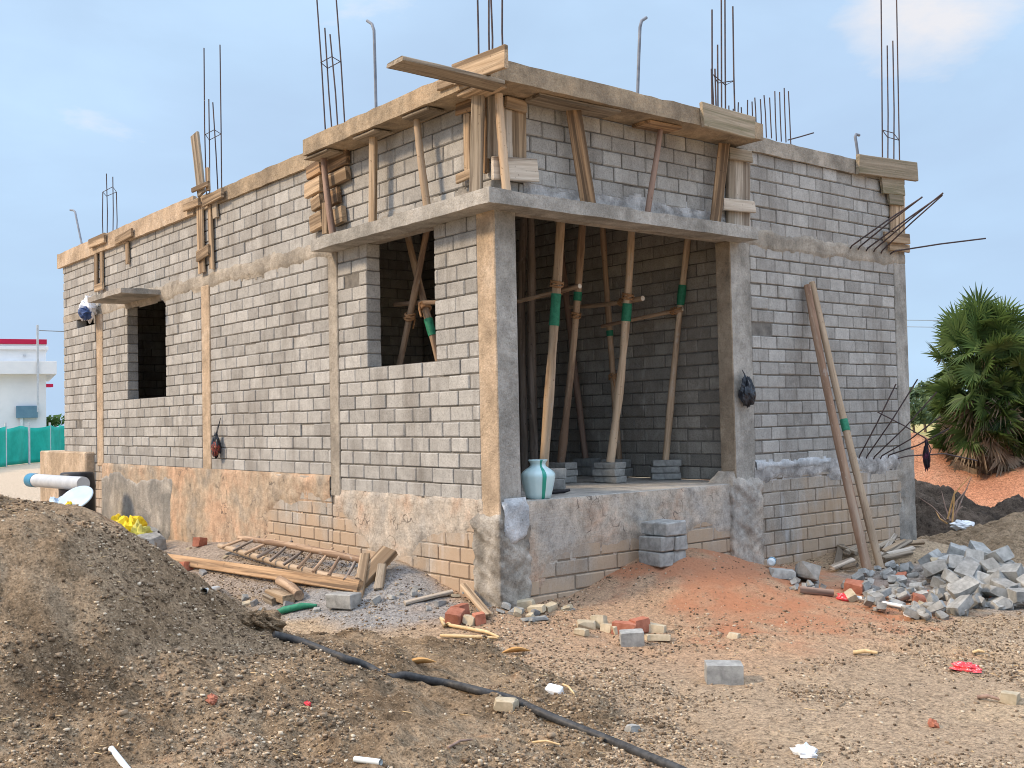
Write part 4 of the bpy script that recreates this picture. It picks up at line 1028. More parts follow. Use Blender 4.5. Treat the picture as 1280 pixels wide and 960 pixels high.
# small crumbs on the porch floor by the wall
# ---------------------------------------------------------------- bags and cloths
def blob(c, sx, sy, sz, seed, amp=.35, n=18, m=14, f=2.2, tw=0.0, taper=0.0):
    mb = MB(); vs = []
    for i in range(m+1):
        th = math.pi*i/m
        for k in range(n):
            ph = 2*math.pi*k/n; x, y, z = math.sin(th)*math.cos(ph), math.sin(th)*math.sin(ph), math.cos(th)
            d = 1+amp*(fbm(np.array([x*f+y*1.3+seed]), np.array([z*f*1.1+y*f-seed]), seed, 3)[0]-.5)*2
            d *= 1+.10*math.sin(ph*5+seed+z*3)
            w = 1-taper*max(z, 0)
            vs.append((c[0]+x*d*sx*w, c[1]+y*d*sy*w, c[2]+z*d*sz))
    fs = [(i*n+k, (i+1)*n+k, (i+1)*n+(k+1) % n, i*n+(k+1) % n) for i in range(m) for k in range(n)]
    mb.add(vs, fs, .5, 0, False); return mb
def bag(c, s, mats, label, fac, seed, hook):
    e = empty('hanging_bag', tuple(c), label, 'bag')
    blob(c, s[0], s[1], s[2], seed, .40, 22, 18, 2.6, taper=.45).build('bag_body', M[mats[0]], e)
    if len(mats) > 1:
        blob(np.array(c)+np.array([s[0]*.25, -s[1]*.3 if fac == 'A' else s[1]*.2, -s[2]*.35]), s[0]*.75, s[1]*.85, s[2]*.6, seed+5, .45, 18, 14, 3).build('bag_lobe', M[mats[1]], e)
    mb = MB(); h = Vector(hook); t = Vector(c)+Vector((0, 0, s[2]*.8))
    mb.tube([t+Vector((.015, -.015, 0)), h, t+Vector((-.015, .015, .0))], .004, 5); mb.build('handle', M[mats[0]], e)
    return e
c = PB(934, 488, .075); bag(c, (.065, .075, .135), ['bagblack', 'bagblack'], 'crumpled black plastic bag hanging on the porch column', 'B', 3, c+np.array([-.05, 0, .19]))
c = PA(270, 556, -.06); bag(c, (.062, .05, .13), ['bagblack', 'bagmulti'], 'dark patterned bag hanging at the foot of the middle column', 'A', 9, c+np.array([.02, .05, .30]))
c = PA(109, 386, -.14); bag(c, (.16, .11, .17), ['bagwhite', 'bagblue'], 'white and navy bag hanging under the far small sunshade', 'A', 14, PA(116, 368, -.14))
c = PB(1158, 570, .47); bag(c, (.035, .03, .15), ['bagpurple'], 'narrow dark cloth bag hanging on the bent lower bars', 'B', 21, c+np.array([0, 0, .16]))
# ---------------------------------------------------------------- poles leaning on the end bay
b0 = PG(1085, 716, H0); t0 = PB(1009, 357, .045)
lp1 = pole('leaning_pole', b0, t0, .046, .034, 'pole_red', 'thick brown pole leaning against the end bay wall', 'pole', 'poles leaning on the short side wall', n=12, knots=3, rough=.04, bend=.006)
b1 = PG(1101, 711, H0); t1 = PB(1014, 353, .05)
lp2 = pole('leaning_pole', b1, t1+np.array([0, .012, 0]), .036, .031, 'pole_pale', 'thinner pale pole with green tape leaning beside the thick brown one', 'pole', 'poles leaning on the short side wall', n=12, knots=3, rough=.04, bend=.006)
wrap(lp2, .46, .50, 'green_tape', 'tape'); cutend(lp1, 1.0); cutend(lp2, 1.0)
# ---------------------------------------------------------------- block stack beside the red earth
sp = PG(829, 706, H0); sz_ = H0(sp[0], sp[1])-.012; rz = R(-2)
ux = np.array([math.cos(rz), math.sin(rz), 0]); uy = np.array([-math.sin(rz), math.cos(rz), 0])
sc0 = sp+np.array([-.06, .05, 0])
for lvl, col, ln, lb in [(0, 0, .27, 'bottom front'), (0, 1, .25, 'bottom rear'), (1, 0, .28, 'middle front'), (1, 1, .26, 'middle rear')]:
    q = sc0+uy*(.155*col-.06)+ux*U(-.015, .01)
    put(chunk((ln, .148, .118), 0, .01, .008), 'concrete_block', 'loose', (q[0], q[1], sz_+.121*lvl), (0, 0, rz+U(-.05, .05)), lb+' grey block of the stack on the red earth', 'block', 'grey blocks stacked on the red earth')
for col, lb in ((0, 'top left'), (1, 'top right')):
    q = sc0+ux*(-.075+.15*col)+uy*.03
    put(chunk((.145, .25, .115), 0, .01, .008), 'concrete_block', 'loose', (q[0], q[1], sz_+.243), (0, 0, rz+U(-.04, .04)), lb+' grey block of the stack on the red earth', 'block', 'grey blocks stacked on the red earth')

# ---------------------------------------------------------------- rubble heap
GR = 'broken blocks in the rubble heap'
def on_ground(px, py, fn=None): p = PG(px, py, fn or HT); return p
def in_poly(p, poly):
    x, y = p; c = False
    for (x1, y1), (x2, y2) in zip(poly, poly[1:]+poly[:1]):
        if (y1 > y) != (y2 > y) and x < (x2-x1)*(y-y1)/(y2-y1)+x1: c = not c
    return c
poly = [(1052, 742), (1075, 722), (1112, 712), (1150, 715), (1175, 708), (1215, 706), (1262, 716), (1290, 738), (1290, 762), (1205, 768), (1160, 778), (1110, 772), (1062, 756)]
big = [(1165, 705), (1180, 712), (1205, 700), (1226, 700), (1248, 708), (1236, 722), (1262, 722), (1276, 738), (1282, 752), (1212, 726), (1192, 718), (1218, 742), (1241, 748), (1205, 750), (1228, 730), (1195, 735), (1180, 728), (1256, 740), (1170, 722), (1290, 742)]
for i, (px, py) in enumerate(big):
    p = on_ground(px, py+8, H0); lift = U(.0, .06)
    put(chunk((U(.17, .25), U(.11, .15), U(.08, .12)), .42), 'broken_block', 'loose', (p[0], p[1], p[2]-.02+lift), (U(-.7, .7), U(-.6, .6), U(0, 6.3)), 'large grey broken block on the high right part of the rubble heap', 'broken block', GR)
for i, (px, py) in enumerate([(1204, 697), (1226, 696), (1247, 704), (1216, 708), (1190, 706), (1238, 714), (1258, 722)]):
    p = on_ground(px, py+16, H0)
    put(chunk((.24, .14, .11), .22), 'broken_block', 'loose', (p[0], p[1], p[2]+.05), (U(-.5, .5), U(-.5, .5), U(0, 6.3)), 'nearly whole grey block lying on top of the rubble heap', 'broken block', GR)
n = 0
while n < 190:
    p = (U(1050, 1290), U(700, 780))
    if not in_poly(p, poly): continue
    g = on_ground(p[0], p[1], H0); s = U(.025, .09) if p[0] < 1175 else U(.03, .12)
    k = random.random()
    mt, nm, lb = ('loose', 'broken_block', 'grey concrete fragment among the rubble heap by the leaning poles') if k < .9 else ('brick', 'broken_brick', 'red brick fragment among the grey rubble heap') if k < .95 else ('cream', 'broken_stone', 'cream rubble fragment among the grey heap')
    put(chunk((s*1.5, s, s*.75), .5), nm, mt, (g[0], g[1], g[2]-.025+U(0, .05)), (U(-.6, .6), U(-.6, .6), U(0, 6.3)), lb, 'broken block' if mt == 'loose' else 'rubble', GR if mt == 'loose' else 'brick and stone pieces in the rubble heap')
    n += 1
def item(px, py, size, mat, name, label, cat, rot=(0, 0, 0), brk=0.0, group=None, fn=None, sink=.012, ch=.007):
    p = on_ground(px, py, fn)
    return put(chunk(size, brk, ch), name, mat, (p[0], p[1], p[2]-sink), rot, label, cat, group)
item(1248, 756, (.13, .10, .11), 'brick', 'broken_brick', 'square red brick piece at the right front of the rubble heap', 'brick', (0, 0, .6), .15)
item(1068, 741, (.15, .11, .10), 'brick', 'broken_brick', 'red brick lump at the left end of the rubble heap', 'brick', (.2, .1, .4), .4)
item(1148, 755, (.19, .09, .07), 'brick', 'broken_brick', 'flat red brick piece in the middle of the rubble heap', 'brick', (.3, 0, 2.2), .2)
item(1228, 757, (.24, .12, .05), 'cream', 'broken_stone', 'flat cream slab piece at the front of the rubble heap', 'rubble', (0, 0, .5), .3)
item(1009, 728, (.27, .16, .12), 'loose', 'broken_block', 'grey block half buried left of the rubble heap', 'block', (.3, .25, 2.4), .3, fn=H0)
item(978, 722, (.2, .13, .07), 'loose', 'broken_block', 'low grey slab piece under the plastic bottle', 'block', (0, .1, .9), .3, fn=H0)
for i in range(14):
    item(U(975, 1030), U(722, 738), (U(.03, .07), U(.03, .06), U(.02, .05)), 'loose', 'broken_block', 'small grey crumb beside the half buried block', 'broken block', (U(-.5, .5), U(-.5, .5), U(0, 6)), .5, 'crumbs left of the rubble heap', H0)
# loose single blocks and bits in the yard
item(905, 852, (.215, .155, .115), 'loose', 'half_block', 'lone broken half block on the open ground', 'block', (0, .02, R(46)), .10, fn=H0, sink=.006)
item(430, 758, (.25, .15, .115), 'loose', 'concrete_block', 'bluish grey block at the ladder end', 'block', (0, 0, R(24)), 0, fn=H0)
for px, py, s, mt, lb, br, rz in [(790, 806, (.16, .09, .10), 'loose', 'grey half block at the front of the small brick pile', .25, .9), (781, 792, (.17, .11, .09), 'brick', 'dusty pink brick in the small brick pile', .2, .6), (800, 790, (.12, .10, .10), 'brick', 'dark red brick in the small brick pile', .25, 1.3),
                                  (819, 790, (.15, .09, .06), 'cream', 'cream slab right in the small brick pile', .15, .5), (823, 799, (.17, .06, .04), 'cream', 'low cream piece at the right front of the small brick pile', .2, .7), (749, 783, (.10, .08, .09), 'cream', 'upright cream lump left of the small brick pile', .3, .4),
                                  (733, 784, (.13, .08, .05), 'cream', 'flat cream piece at the left end of the small brick pile', .4, .9), (727, 793, (.10, .06, .05), 'cream', 'small white lump in front left of the brick pile', .5, .2), (760, 789, (.09, .07, .06), 'cream', 'little cream stone left of the dusty pink brick', .5, .2), (771, 791, (.08, .07, .07), 'cream', 'pale stone touching the dusty pink brick', .5, 1.2),
                                  (812, 799, (.06, .05, .04), 'cream', 'tiny cream chip in front of the dark red brick', .5, 1.2), (917, 797, (.08, .06, .04), 'cream', 'lone cream stone between the brick pile and the half block', .4, .3)]:
    item(px, py, s, mt, 'brick_piece', lb, 'brick' if mt == 'brick' else 'rubble', (U(-.15, .15), U(-.15, .15), rz), br, 'pieces of the small brick pile', H0)
for px, py, s, mt, lb in [(569, 779, (.16, .11, .09), 'brick', 'red brick by the bent bamboo strips'), (577, 770, (.09, .08, .09), 'brick', 'small red brick on the brick by the bamboo strips'), (599, 779, (.09, .08, .08), 'brick', 'red brick bit right of the brick by the bamboo strips'), (588, 780, (.09, .07, .06), 'cream', 'grey cream stone between the two red bricks'),
                          (655, 758, (.16, .10, .06), 'cream', 'yellowish stone at the foot of the corner column'), (671, 765, (.12, .08, .05), 'cream', 'dusty stone a step right of the corner column foot'), (688, 763, (.09, .07, .05), 'cream', 'small stone right of the corner column foot'), (645, 768, (.11, .08, .04), 'loose', 'pale grey stone before the corner column foot'), (668, 775, (.20, .08, .03), 'loose', 'flat grey slab chip before the corner column'),
                          (250, 683, (.13, .09, .10), 'brick', 'red brick by the long wall behind the ladder'), (232, 714, (.12, .11, .09), 'brick', 'brick propping the long plank')]:
    item(px, py, s, mt, 'brick_piece', lb, 'brick' if mt == 'brick' else 'rubble', (U(-.2, .2), U(-.2, .2), U(0, 3)), .25, fn=H0)
for i in range(46):
    a = random.random(); px, py = random.choice([(U(600, 720), U(758, 778)), (U(430, 640), U(735, 768)), (U(190, 330), U(680, 740)), (U(300, 420), U(740, 775))])
    item(px, py, (U(.03, .09), U(.03, .07), U(.02, .05)), random.choice(['loose', 'loose', 'cream', 'loose_dark']), 'stone_chip', 'small stone chip strewn at the foot of the house', 'stone', (U(-.4, .4), U(-.4, .4), U(0, 6)), .5, 'stone chips at the foot of the house', H0)
for px, py, s, lb in [(190, 690, .2, 'flat grey stone slab by the yellow sacks'), (188, 676, .17, 'grey boulder behind the yellow sacks'), (200, 672, .15, 'round grey stone between the sacks and the wall'), (150, 652, .16, 'grey block leaning on the yellow sack'), (182, 700, .22, 'grey slab below the yellow sacks')]:
    item(px, py, (s*1.3, s, s*.8), 'loose', 'stone', lb, 'stone', (U(-.3, .3), U(-.3, .3), U(0, 3)), .35, fn=H0)
for px, py, s, lb, mt in [(633, 886, .085, 'tan lump of stone beside the black hose', 'cream'), (693, 868, .07, 'white lump left of the open yard above the hose', 'paper'), (1262, 878, .09, 'pale stone at the end of a rut at the right edge', 'cream'), (594, 750 + 158, .0, '', ''), (790, 914, .055, 'dull grey stone near the hose end', 'loose')]:
    if s: item(px, py, (s*1.3, s, s*.7), mt, 'stone', lb, 'stone', (.1, .1, U(0, 3)), .5)

# ---------------------------------------------------------------- ladder, planks, offcuts
def gp(px, py, up=0.0, fn=H0): p = PG(px, py, fn); return Vector((p[0], p[1], p[2]+up))
lad = empty('wooden_ladder', tuple(gp(362, 715)), 'crude pole ladder lying at the foot of the long wall', 'ladder')
A0, A1, B0, B1 = gp(275, 697, .12), gp(446, 741, .09), gp(300, 690, .14), gp(457, 716, .10)
def lpole(name, a, b, r0, r1, mat, **k):
    d = Vector(b)-Vector(a); mb, _, _ = pole_mesh(d.length, r0, r1, **k)
    mw = d.to_track_quat('Z', 'Y').to_matrix().to_4x4(); mw.translation = Vector(a)-Vector(lad['_o'])
    return mb.build(name, M[mat], lad, mw=mw)
lpole('rail', A0, A1, .028, .034, 'pole_pale', knots=5, bend=.02); lpole('rail', B0, B1, .026, .032, 'pole', knots=5, bend=.02)
for i in range(10):
    t = .06+.88*i/9; a = A0.lerp(A1, t); b = B0.lerp(B1, t); e = (b-a).normalized()*.05
    lpole('rung', a-e+Vector((0, 0, .02)), b+e+Vector((U(-.03, .03), U(-.03, .03), U(-.01, .03))), .015, .013, random.choice(['pole_grey', 'pole_grey', 'pole']), seg=5, knots=1)
plank('long_plank', gp(203, 708, .09), gp(450, 744, .07), .10, .045, (.45, -.8, .35), 'wood_stain', 'long brown plank lying in front of the ladder', 'plank', warp=.004)
plank('wood_offcut', gp(447, 735, .02), gp(488, 712, .16), .16, .06, (.3, -.6, .7), 'wood', 'thick offcut propped at the ladder end', 'offcut')
plank('wood_offcut', gp(447, 748, .0), gp(457, 718, .16), .08, .05, (.6, -.6, .2), 'wood', 'short upright leg offcut at the ladder end', 'offcut')
plank('wood_offcut', gp(473, 738, .0), gp(478, 722, .10), .07, .05, (.6, -.6, .2), 'wood_grey', 'small leg offcut right of the ladder end', 'offcut')
pole('log_offcut', gp(350, 733, .05), gp(374, 752, .05), .042, .042, 'pole', 'round log offcut in front of the long plank', 'offcut', seg=6, knots=1)
plank('wood_offcut', gp(339, 748, .05), gp(361, 757, .05), .10, .07, (.1, -.1, 1), 'wood', 'squarish timber offcut beside the round log', 'offcut')
plank('wood_offcut', gp(334, 750, .03), gp(345, 756, .03), .08, .06, (.1, -.1, 1), 'wood_grey', 'small grey offcut behind the squarish timber offcut', 'offcut')
plank('pale_board', gp(506, 757, .02), gp(566, 745, .035), .06, .025, (0, -.2, 1), 'wood_pale', 'long pale board on the grey sand under the window bay', 'board')
plank('wood_offcut', gp(580, 748, .10), gp(611, 773, .02), .06, .035, (.2, -.2, 1), 'wood', 'short stake leaning by the corner column foot', 'offcut')
pole('log_offcut', gp(999, 742, .03), gp(1041, 746, .03), .03, .028, 'pole_brown', 'brown log left of the rubble heap', 'offcut', fn=None) if False else pole('log_offcut', gp(999, 742, .03), gp(1041, 746, .03), .03, .028, 'pole_brown', 'brown log left of the rubble heap', 'offcut', seg=6, knots=1)
scr = [((1046, 712), (1052, 685), 9, 'wood_grey'), ((1040, 716), (1066, 709), 8, 'wood_pale'), ((1050, 690), (1072, 703), 7, 'wood_grey'), ((1060, 700), (1074, 690), 9, 'wood_grey'), ((1056, 714), (1072, 716), 8, 'wood_grey'),
       ((1098, 706), (1138, 687), 7, 'wood_grey'), ((1104, 697), (1132, 682), 6, 'wood'), ((1110, 703), (1142, 694), 7, 'wood_pale'), ((1100, 700), (1120, 680), 6, 'wood_pale'), ((1120, 686), (1154, 684), 6, 'wood'), ((1096, 692), (1116, 684), 7, 'wood_grey'), ((1104, 708), (1140, 702), 6, 'wood_grey')]
for i, (a, b, w, mt) in enumerate(scr):
    p0, p1 = gp(*a, .03+.015*(i % 4)), gp(*b, .05+.02*(i % 3))
    plank('scrap_wood', p0, p1, wpx(w, p0), .03, (.5, -.3, 1), mt, 'split scrap of wood piled behind the leaning poles' if i > 4 else 'split scrap of wood piled left of the leaning poles', 'scrap wood', 'scrap wood at the wall foot')
pole('dry_stick', gp(205, 668, .05), gp(262, 662, .12), .010, .007, 'pole_brown', 'thin dark stick leaning by the yellow sacks', 'stick', seg=8)
for pts, lb in [([(551, 776), (563, 785), (590, 790), (607, 793), (624, 800)], 'upper strip of the bent bamboo on the ground'), ([(551, 798), (575, 799), (600, 800), (622, 801)], 'straight lower strip of the bent bamboo on the ground'), ([(552, 778), (556, 786), (562, 783), (558, 777)], 'short curled strip of the bent bamboo on the ground')]:
    mb = MB(); mb.tube([gp(x, y, .02) for x, y in pts], [.012]+[.014]*(len(pts)-2)+[.008], 6); tag(mb.build('bamboo_strip', M['bamboo']), lb, 'stick', 'bent bamboo strips')
for a, b, lb, mt, r in [((1067, 818), (1097, 820), 'short split stick on the right open ground', 'bamboo', .014), ((1216, 818), (1231, 819), 'tiny stick at the right edge of the yard', 'bamboo', .01), ((1222, 874), (1250, 879), 'dark stick in the rut at the right edge', 'pole_brown', .012), ((666, 931), (700, 936), 'grey twig left of the hose end', 'bamboo', .006), ((704, 858), (718, 872), 'thin twig beside the white lump', 'bamboo', .006), ((560, 938), (590, 930), 'brown twig low in the middle of the yard', 'pole_brown', .006)]:
    mb = MB(); p, q = gp(*a, .012, HT), gp(*b, .02, HT); mb.tube([p, p.lerp(q, .5)+Vector((0, 0, .012)), q], [r, r, r*.7], 6); tag(mb.build('dry_stick', M[mt]), lb, 'stick')
for px, py, lb in [(524, 833, 'curled orange dry leaf above the hose'), (645, 818, 'pale orange dry leaf right of the hose bend')]:
    p = gp(px, py, .0, HT); mb = MB(); V = np.zeros((5, 9, 3))
    for i in range(5):
        for k in range(9):
            t = k/8; w = .03*math.sin(math.pi*min(t*1.02+.02, 1)); y = (i/4-.5)*2*w
            V[i, k] = (p.x+(t-.5)*.20*.62, p.y+(t-.5)*.20*.78+y*.3-.0, p.z+.012+.030*abs(i/4-.5)*2*math.sin(math.pi*t)+.012*t)
            V[i, k, 0] -= y*.6
    mb.grid(V); o = mb.build('dry_leaf', M['dryleaf']); tag(o, lb, 'leaf'); md = o.modifiers.new('thickness', 'SOLIDIFY'); md.thickness = .003
# ---------------------------------------------------------------- hoses, pipes, litter
hp = [(342, 796), (370, 803), (400, 814), (430, 826), (455, 834), (478, 839), (492, 843), (506, 847), (535, 853), (565, 858), (600, 867), (640, 877), (668, 890), (700, 904), (735, 918), (770, 932), (805, 947), (850, 966), (880, 980)]
mb = MB(); P = []
for i, (x, y) in enumerate(hp):
    p = gp(x, y, .013, HT)
    if 4 < i < 7: p.z -= .03
    P.append(p)
Q = []
for i in range(len(P)-1):
    for k in range(4):
        t = k/4; a, b, c_, d = P[max(i-1, 0)], P[i], P[i+1], P[min(i+2, len(P)-1)]
        Q.append(.5*((2*b)+(c_-a)*t+(2*a-5*b+4*c_-d)*t*t+(3*b-a-3*c_+d)*t**3))
mb.tube(Q+[P[-1]], .0225, 10); tag(mb.build('water_hose', M['hose']), 'black hose snaking across the gravel to the front edge', 'hose')
mb = MB(); mb.tube([gp(338, 771, .02), gp(355, 768, .035), gp(378, 762, .03), gp(396, 759, .015)], [.010, .03, .028, .012], 8); tag(mb.build('green_bag_roll', M['tape']), 'rolled green plastic strip in front of the log offcut', 'plastic strip')
for a, b, r, lb, fn in [((139, 939), (162, 968), .013, 'white pipe offcut at the lower left edge', HT), ((444, 952), (476, 956), .013, 'white pipe offcut at the bottom middle', HT), ((255, 743), (273, 737), .020, 'white pipe offcut below the long plank', HT), ((1067, 751), (1132, 764), .014, 'thin white pipe lying on the rubble heap', H0)]:
    p, q = gp(*a, r*.8+(.02 if fn is H0 else 0), fn), gp(*b, r*.8+(.02 if fn is H0 else 0), fn)
    mb = MB(); d = (q-p).normalized(); mb.tube([p, q], r, 12, cap=False); mb.tube([q, p], r*.8, 12, cap=False)
    tag(mb.build('pipe_offcut', M['pvc']), lb, 'pipe')
def crumple(px, py, s, mat, name, label, cat, seed, fn=HT, flat=.4, amp=.5):
    p = gp(px, py, .0, fn); mb = blob((p.x, p.y, p.z+s*flat*.5), s, s*.8, s*flat, seed, amp, 14, 10, 3)
    return tag(mb.build(name, M[mat]), label, cat)
for px, py, s, mt, nm, lb, sd, fl in [(1207, 838, .085, 'wrap', 'snack_wrapper', 'red and white snack wrapper on the right open ground', 5, .35), (1056, 750, .065, 'wrap', 'snack_wrapper', 'red wrapper at the left end of the rubble heap', 8, .5), (1137, 770, .045, 'paper', 'paper_scrap', 'white crumpled scrap in front of the rubble heap', 12, .7),
                                      (1006, 944, .06, 'paper', 'paper_scrap', 'pale scrap low on the right open ground', 15, .5), (265, 884-6, .03, 'brick', 'brick_crumb', 'reddish crumb on the dirt mound', 18, .8), (384, 883, .02, 'wrap', 'brick_crumb', 'tiny pink crumb on the mound edge', 19, .8), (1166, 908, .028, 'brick', 'brick_crumb', 'small red crumb on the right open ground', 22, .8)]:
    crumple(px, py, s, mt, nm, lb, 'litter', sd, HT, fl)
bp = gp(964, 712, .06); bq = gp(975, 699, .12)
bt = empty('plastic_bottle', tuple(bp), 'clear plastic bottle with a blue label by the short side wall', 'bottle')
d = (bq-bp).normalized(); mb = MB(); mb.tube([bp, bp+d*.01, bp+d*.16, bp+d*.20, bp+d*.21, bp+d*.235], [.02, .036, .036, .014, .013, .013], 12); mb.build('body', M['pvc'], bt)
mb = MB(); mb.tube([bp+d*.06, bp+d*.12], .0375, 12); mb.build('paper_label', M['bluecap'], bt)
# sacks, drum and pipe at the far corner
def sack(px, py, s, mat, label, seed):
    p = gp(px, py, .0, H0); mb = blob((p.x, p.y, p.z+s[2]*.6), s[0], s[1], s[2], seed, .45, 26, 20, 2.6)
    return tag(mb.build('sack', M[mat]), label, 'sack', 'sacks slumped behind the dirt mound')
sack(136, 656, (.25, .17, .15), 'yellow', 'uppermost bright yellow sack behind the dirt mound', 31); sack(150, 668, (.22, .17, .16), 'yellow', 'second bright yellow sack down behind the dirt mound', 34); sack(162, 682, (.24, .18, .20), 'yellow', 'third bright yellow sack by the grey stones', 37); sack(176, 687, (.13, .12, .18), 'yellowgreen', 'dull olive sack upright beside the yellow ones', 39)
dc = np.array([-8.22, -.60, 0]); dz = float(H0(dc[0], dc[1]))-.01
drum = empty('black_drum', (dc[0], dc[1], dz), 'black plastic drum standing against the far plinth', 'drum')
mb = MB(); mb.lathe([(r*.78, z*1.26) for r, z in [(0, 0), (.28, 0), (.29, .02), (.29, .22), (.30, .25), (.29, .28), (.29, .50), (.30, .53), (.29, .56), (.27, .66), (.25, .68), (0, .68)]], 28, (dc[0], dc[1], dz)); mb.build('body', M['blackp'], drum)
p0 = PA(37.5, 600, -.95); p1 = PA(95, 604, -.75)
pp = empty('capped_pipe', tuple(p0), 'grey drain pipe with a blue end cap sticking out past the drum', 'pipe')
d = Vector(p1-p0).normalized(); a = Vector(p0)
mb = MB(); mb.tube([a+d*.16, a+d*((Vector(p1)-a).length+.2)], .088, 20); mb.build('tube', M['gpipe'], pp)
mb = MB(); mb.tube([a, a+d*.012, a+d*.2], [.088, .094, .094], 20); mb.build('end_cap', M['bluecap'], pp)
lc = PA(95, 623, -1.0); ln_ = Vector((.30, -.42, .62)).normalized(); mw = ln_.to_track_quat('Z', 'Y').to_matrix().to_4x4(); mw.translation = Vector(lc)
mb = MB(); mb.lathe([(0, -.03), (.15, -.03), (.20, -.012), (.215, .0), (.21, .012), (.19, .006), (.10, .010), (0, .012)], 28); tag(mb.build('wash_basin', M['palelid'], None, mw=mw), 'pale blue round basin tilted against the black drum', 'basin')
c = PA(72, 632, -.95); mb = blob(c, .16, .12, .11, 55, .5, 20, 14, 3); tag(mb.build('plastic_sheet', M['palelid']), 'crumpled pale blue plastic sheet left of the basin', 'sheet')
c = PA(86, 633, -1.10); mb = blob(c, .05, .04, .06, 57, .4, 12, 10, 3); tag(mb.build('sack', M['yellow']), 'scrap of yellow sack in front of the basin', 'sack')
# clod hanging at the toe of the mound
def clod(px, py, s, lb, seed): 
    p = gp(px, py, .0, HT); mb = blob((p.x, p.y, p.z+s*.35), s*1.25, s, s*.75, seed, .38, 40, 30, 4); o = tag(mb.build('earth_clod', M['mound']), lb, 'clod'); return o
clod(330, 788, .10, 'big dark clod of earth at the toe of the dirt mound', 61); clod(316, 781, .07, 'smaller clod beside the big one on the mound toe', 64)
# litter on the dark soil, right
p = gp(1203, 660, .03, lambda x, y: H0(x, y)+np.maximum(BROWN(x, y), 0))
mb = blob((p.x, p.y, p.z), .13, .09, .06, 71, .5, 16, 12, 3); tag(mb.build('plastic_scrap', M['paper']), 'white plastic scrap on the dark soil mound', 'litter')
tw = empty('dry_branch', (p.x-.3, p.y+.2, p.z), 'reddish dry branch on the dark soil mound', 'branch')
for i in range(9):
    a = Vector((p.x-.25+U(-.05, .05), p.y+.15, p.z+U(-.02, .05))); b = a+Vector((U(-.35, .15), U(.0, .5), U(.08, .55)))
    mb = MB(); mb.tube([a, a.lerp(b, .5)+Vector((U(-.05, .05), U(-.05, .05), U(-.05, .05))), b], [.012, .009, .004], 5); mb.build('twig', M['pole_brown'] if i % 3 else M['dryleaf'], tw)

# ---------------------------------------------------------------- palm
def frond(mb, base, dirv, size, up, tone, droop=.3, nl=20, spread=R(240), pet=.6, lift=(-.5, .9)):
    d = Vector(dirv).normalized(); hub = Vector(base)+d*size*pet-Vector((0, 0, droop*size*.10)); s0 = d.cross(Vector(up)).normalized(); w = .010*size+.005
    mb.add([Vector(base)-s0*w, Vector(base)+s0*w, hub+s0*w, hub-s0*w], [(0, 1, 2, 3)], tone)
    bd = (d*.55+Vector((0, 0, U(*lift)))+s0*U(-.45, .45)).normalized(); side = bd.cross(d+s0*U(-.3, .3)+Vector((0, 0, .02))).normalized()
    if side.length < .1: side = s0
    nrm = side.cross(bd)
    for k in range(nl):
        a = (k/(nl-1)-.5)*spread; ld = (bd*math.cos(a)+side*math.sin(a)+nrm*.12).normalized(); ll = size*(.38+.10*math.cos(a))*U(.88, 1.10)
        sd = nrm.cross(ld).normalized(); ww = size*.020*U(.9, 1.15)
        m1 = hub+ld*ll*.5; tip = hub+ld*ll-Vector((0, 0, droop*ll*U(.2, .9)))
        t = min(1, max(0, tone+U(-.28, .28)))
        mb.add([hub, m1-sd*ww, tip, m1+sd*ww], [(0, 1, 2), (0, 2, 3)], t)
def fan_palm(loc, hgt, rad, n, nd, label):
    e = empty('fan_palm', loc, label, 'palm'); o = Vector(loc)
    mb = MB(); mb.tube([o+Vector((0, 0, -.2)), o+Vector((.05, 0, hgt*.3)), o+Vector((.0, .05, hgt*.62)), o+Vector((0, 0, hgt*.8))], [.30, .26, .2, .12], 10); mb.build('trunk', M['bark'], e)
    mb = MB()
    for i in range(n):
        t = (i+.5)/n; z = hgt*(.24+.46*t); a = i*2.39996+U(-.3, .3); el = R(-30+112*t**2.0+U(-16, 16))
        b = o+Vector((math.cos(a)*.1, math.sin(a)*.1, z))
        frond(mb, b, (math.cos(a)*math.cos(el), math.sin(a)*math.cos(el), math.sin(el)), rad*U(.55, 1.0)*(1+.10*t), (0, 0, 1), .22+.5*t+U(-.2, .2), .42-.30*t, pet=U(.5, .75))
    mb.build('crown', M['palm'], e)
    mb = MB()
    for i in range(nd):
        t = (i+.5)/nd; z = hgt*(.14+.30*t); a = i*2.39996; el = R(-66+46*t+U(-14, 14)); b = o+Vector((math.cos(a)*.14, math.sin(a)*.14, z))
        frond(mb, b, (math.cos(a)*math.cos(el), math.sin(a)*math.cos(el), math.sin(el)), rad*U(.65, .95), (0, 0, 1), U(0, 1), .5, 14, R(190), .6, (-1.2, .1))
    mb.build('dead_skirt', M['palmdead'], e)
pb = PD(1238, 578, 20.5); fan_palm((pb[0], pb[1], pb[2]-.1), 3.08, .98, 350, 80, 'dense fan palm with a skirt of dead fronds behind the red earth')
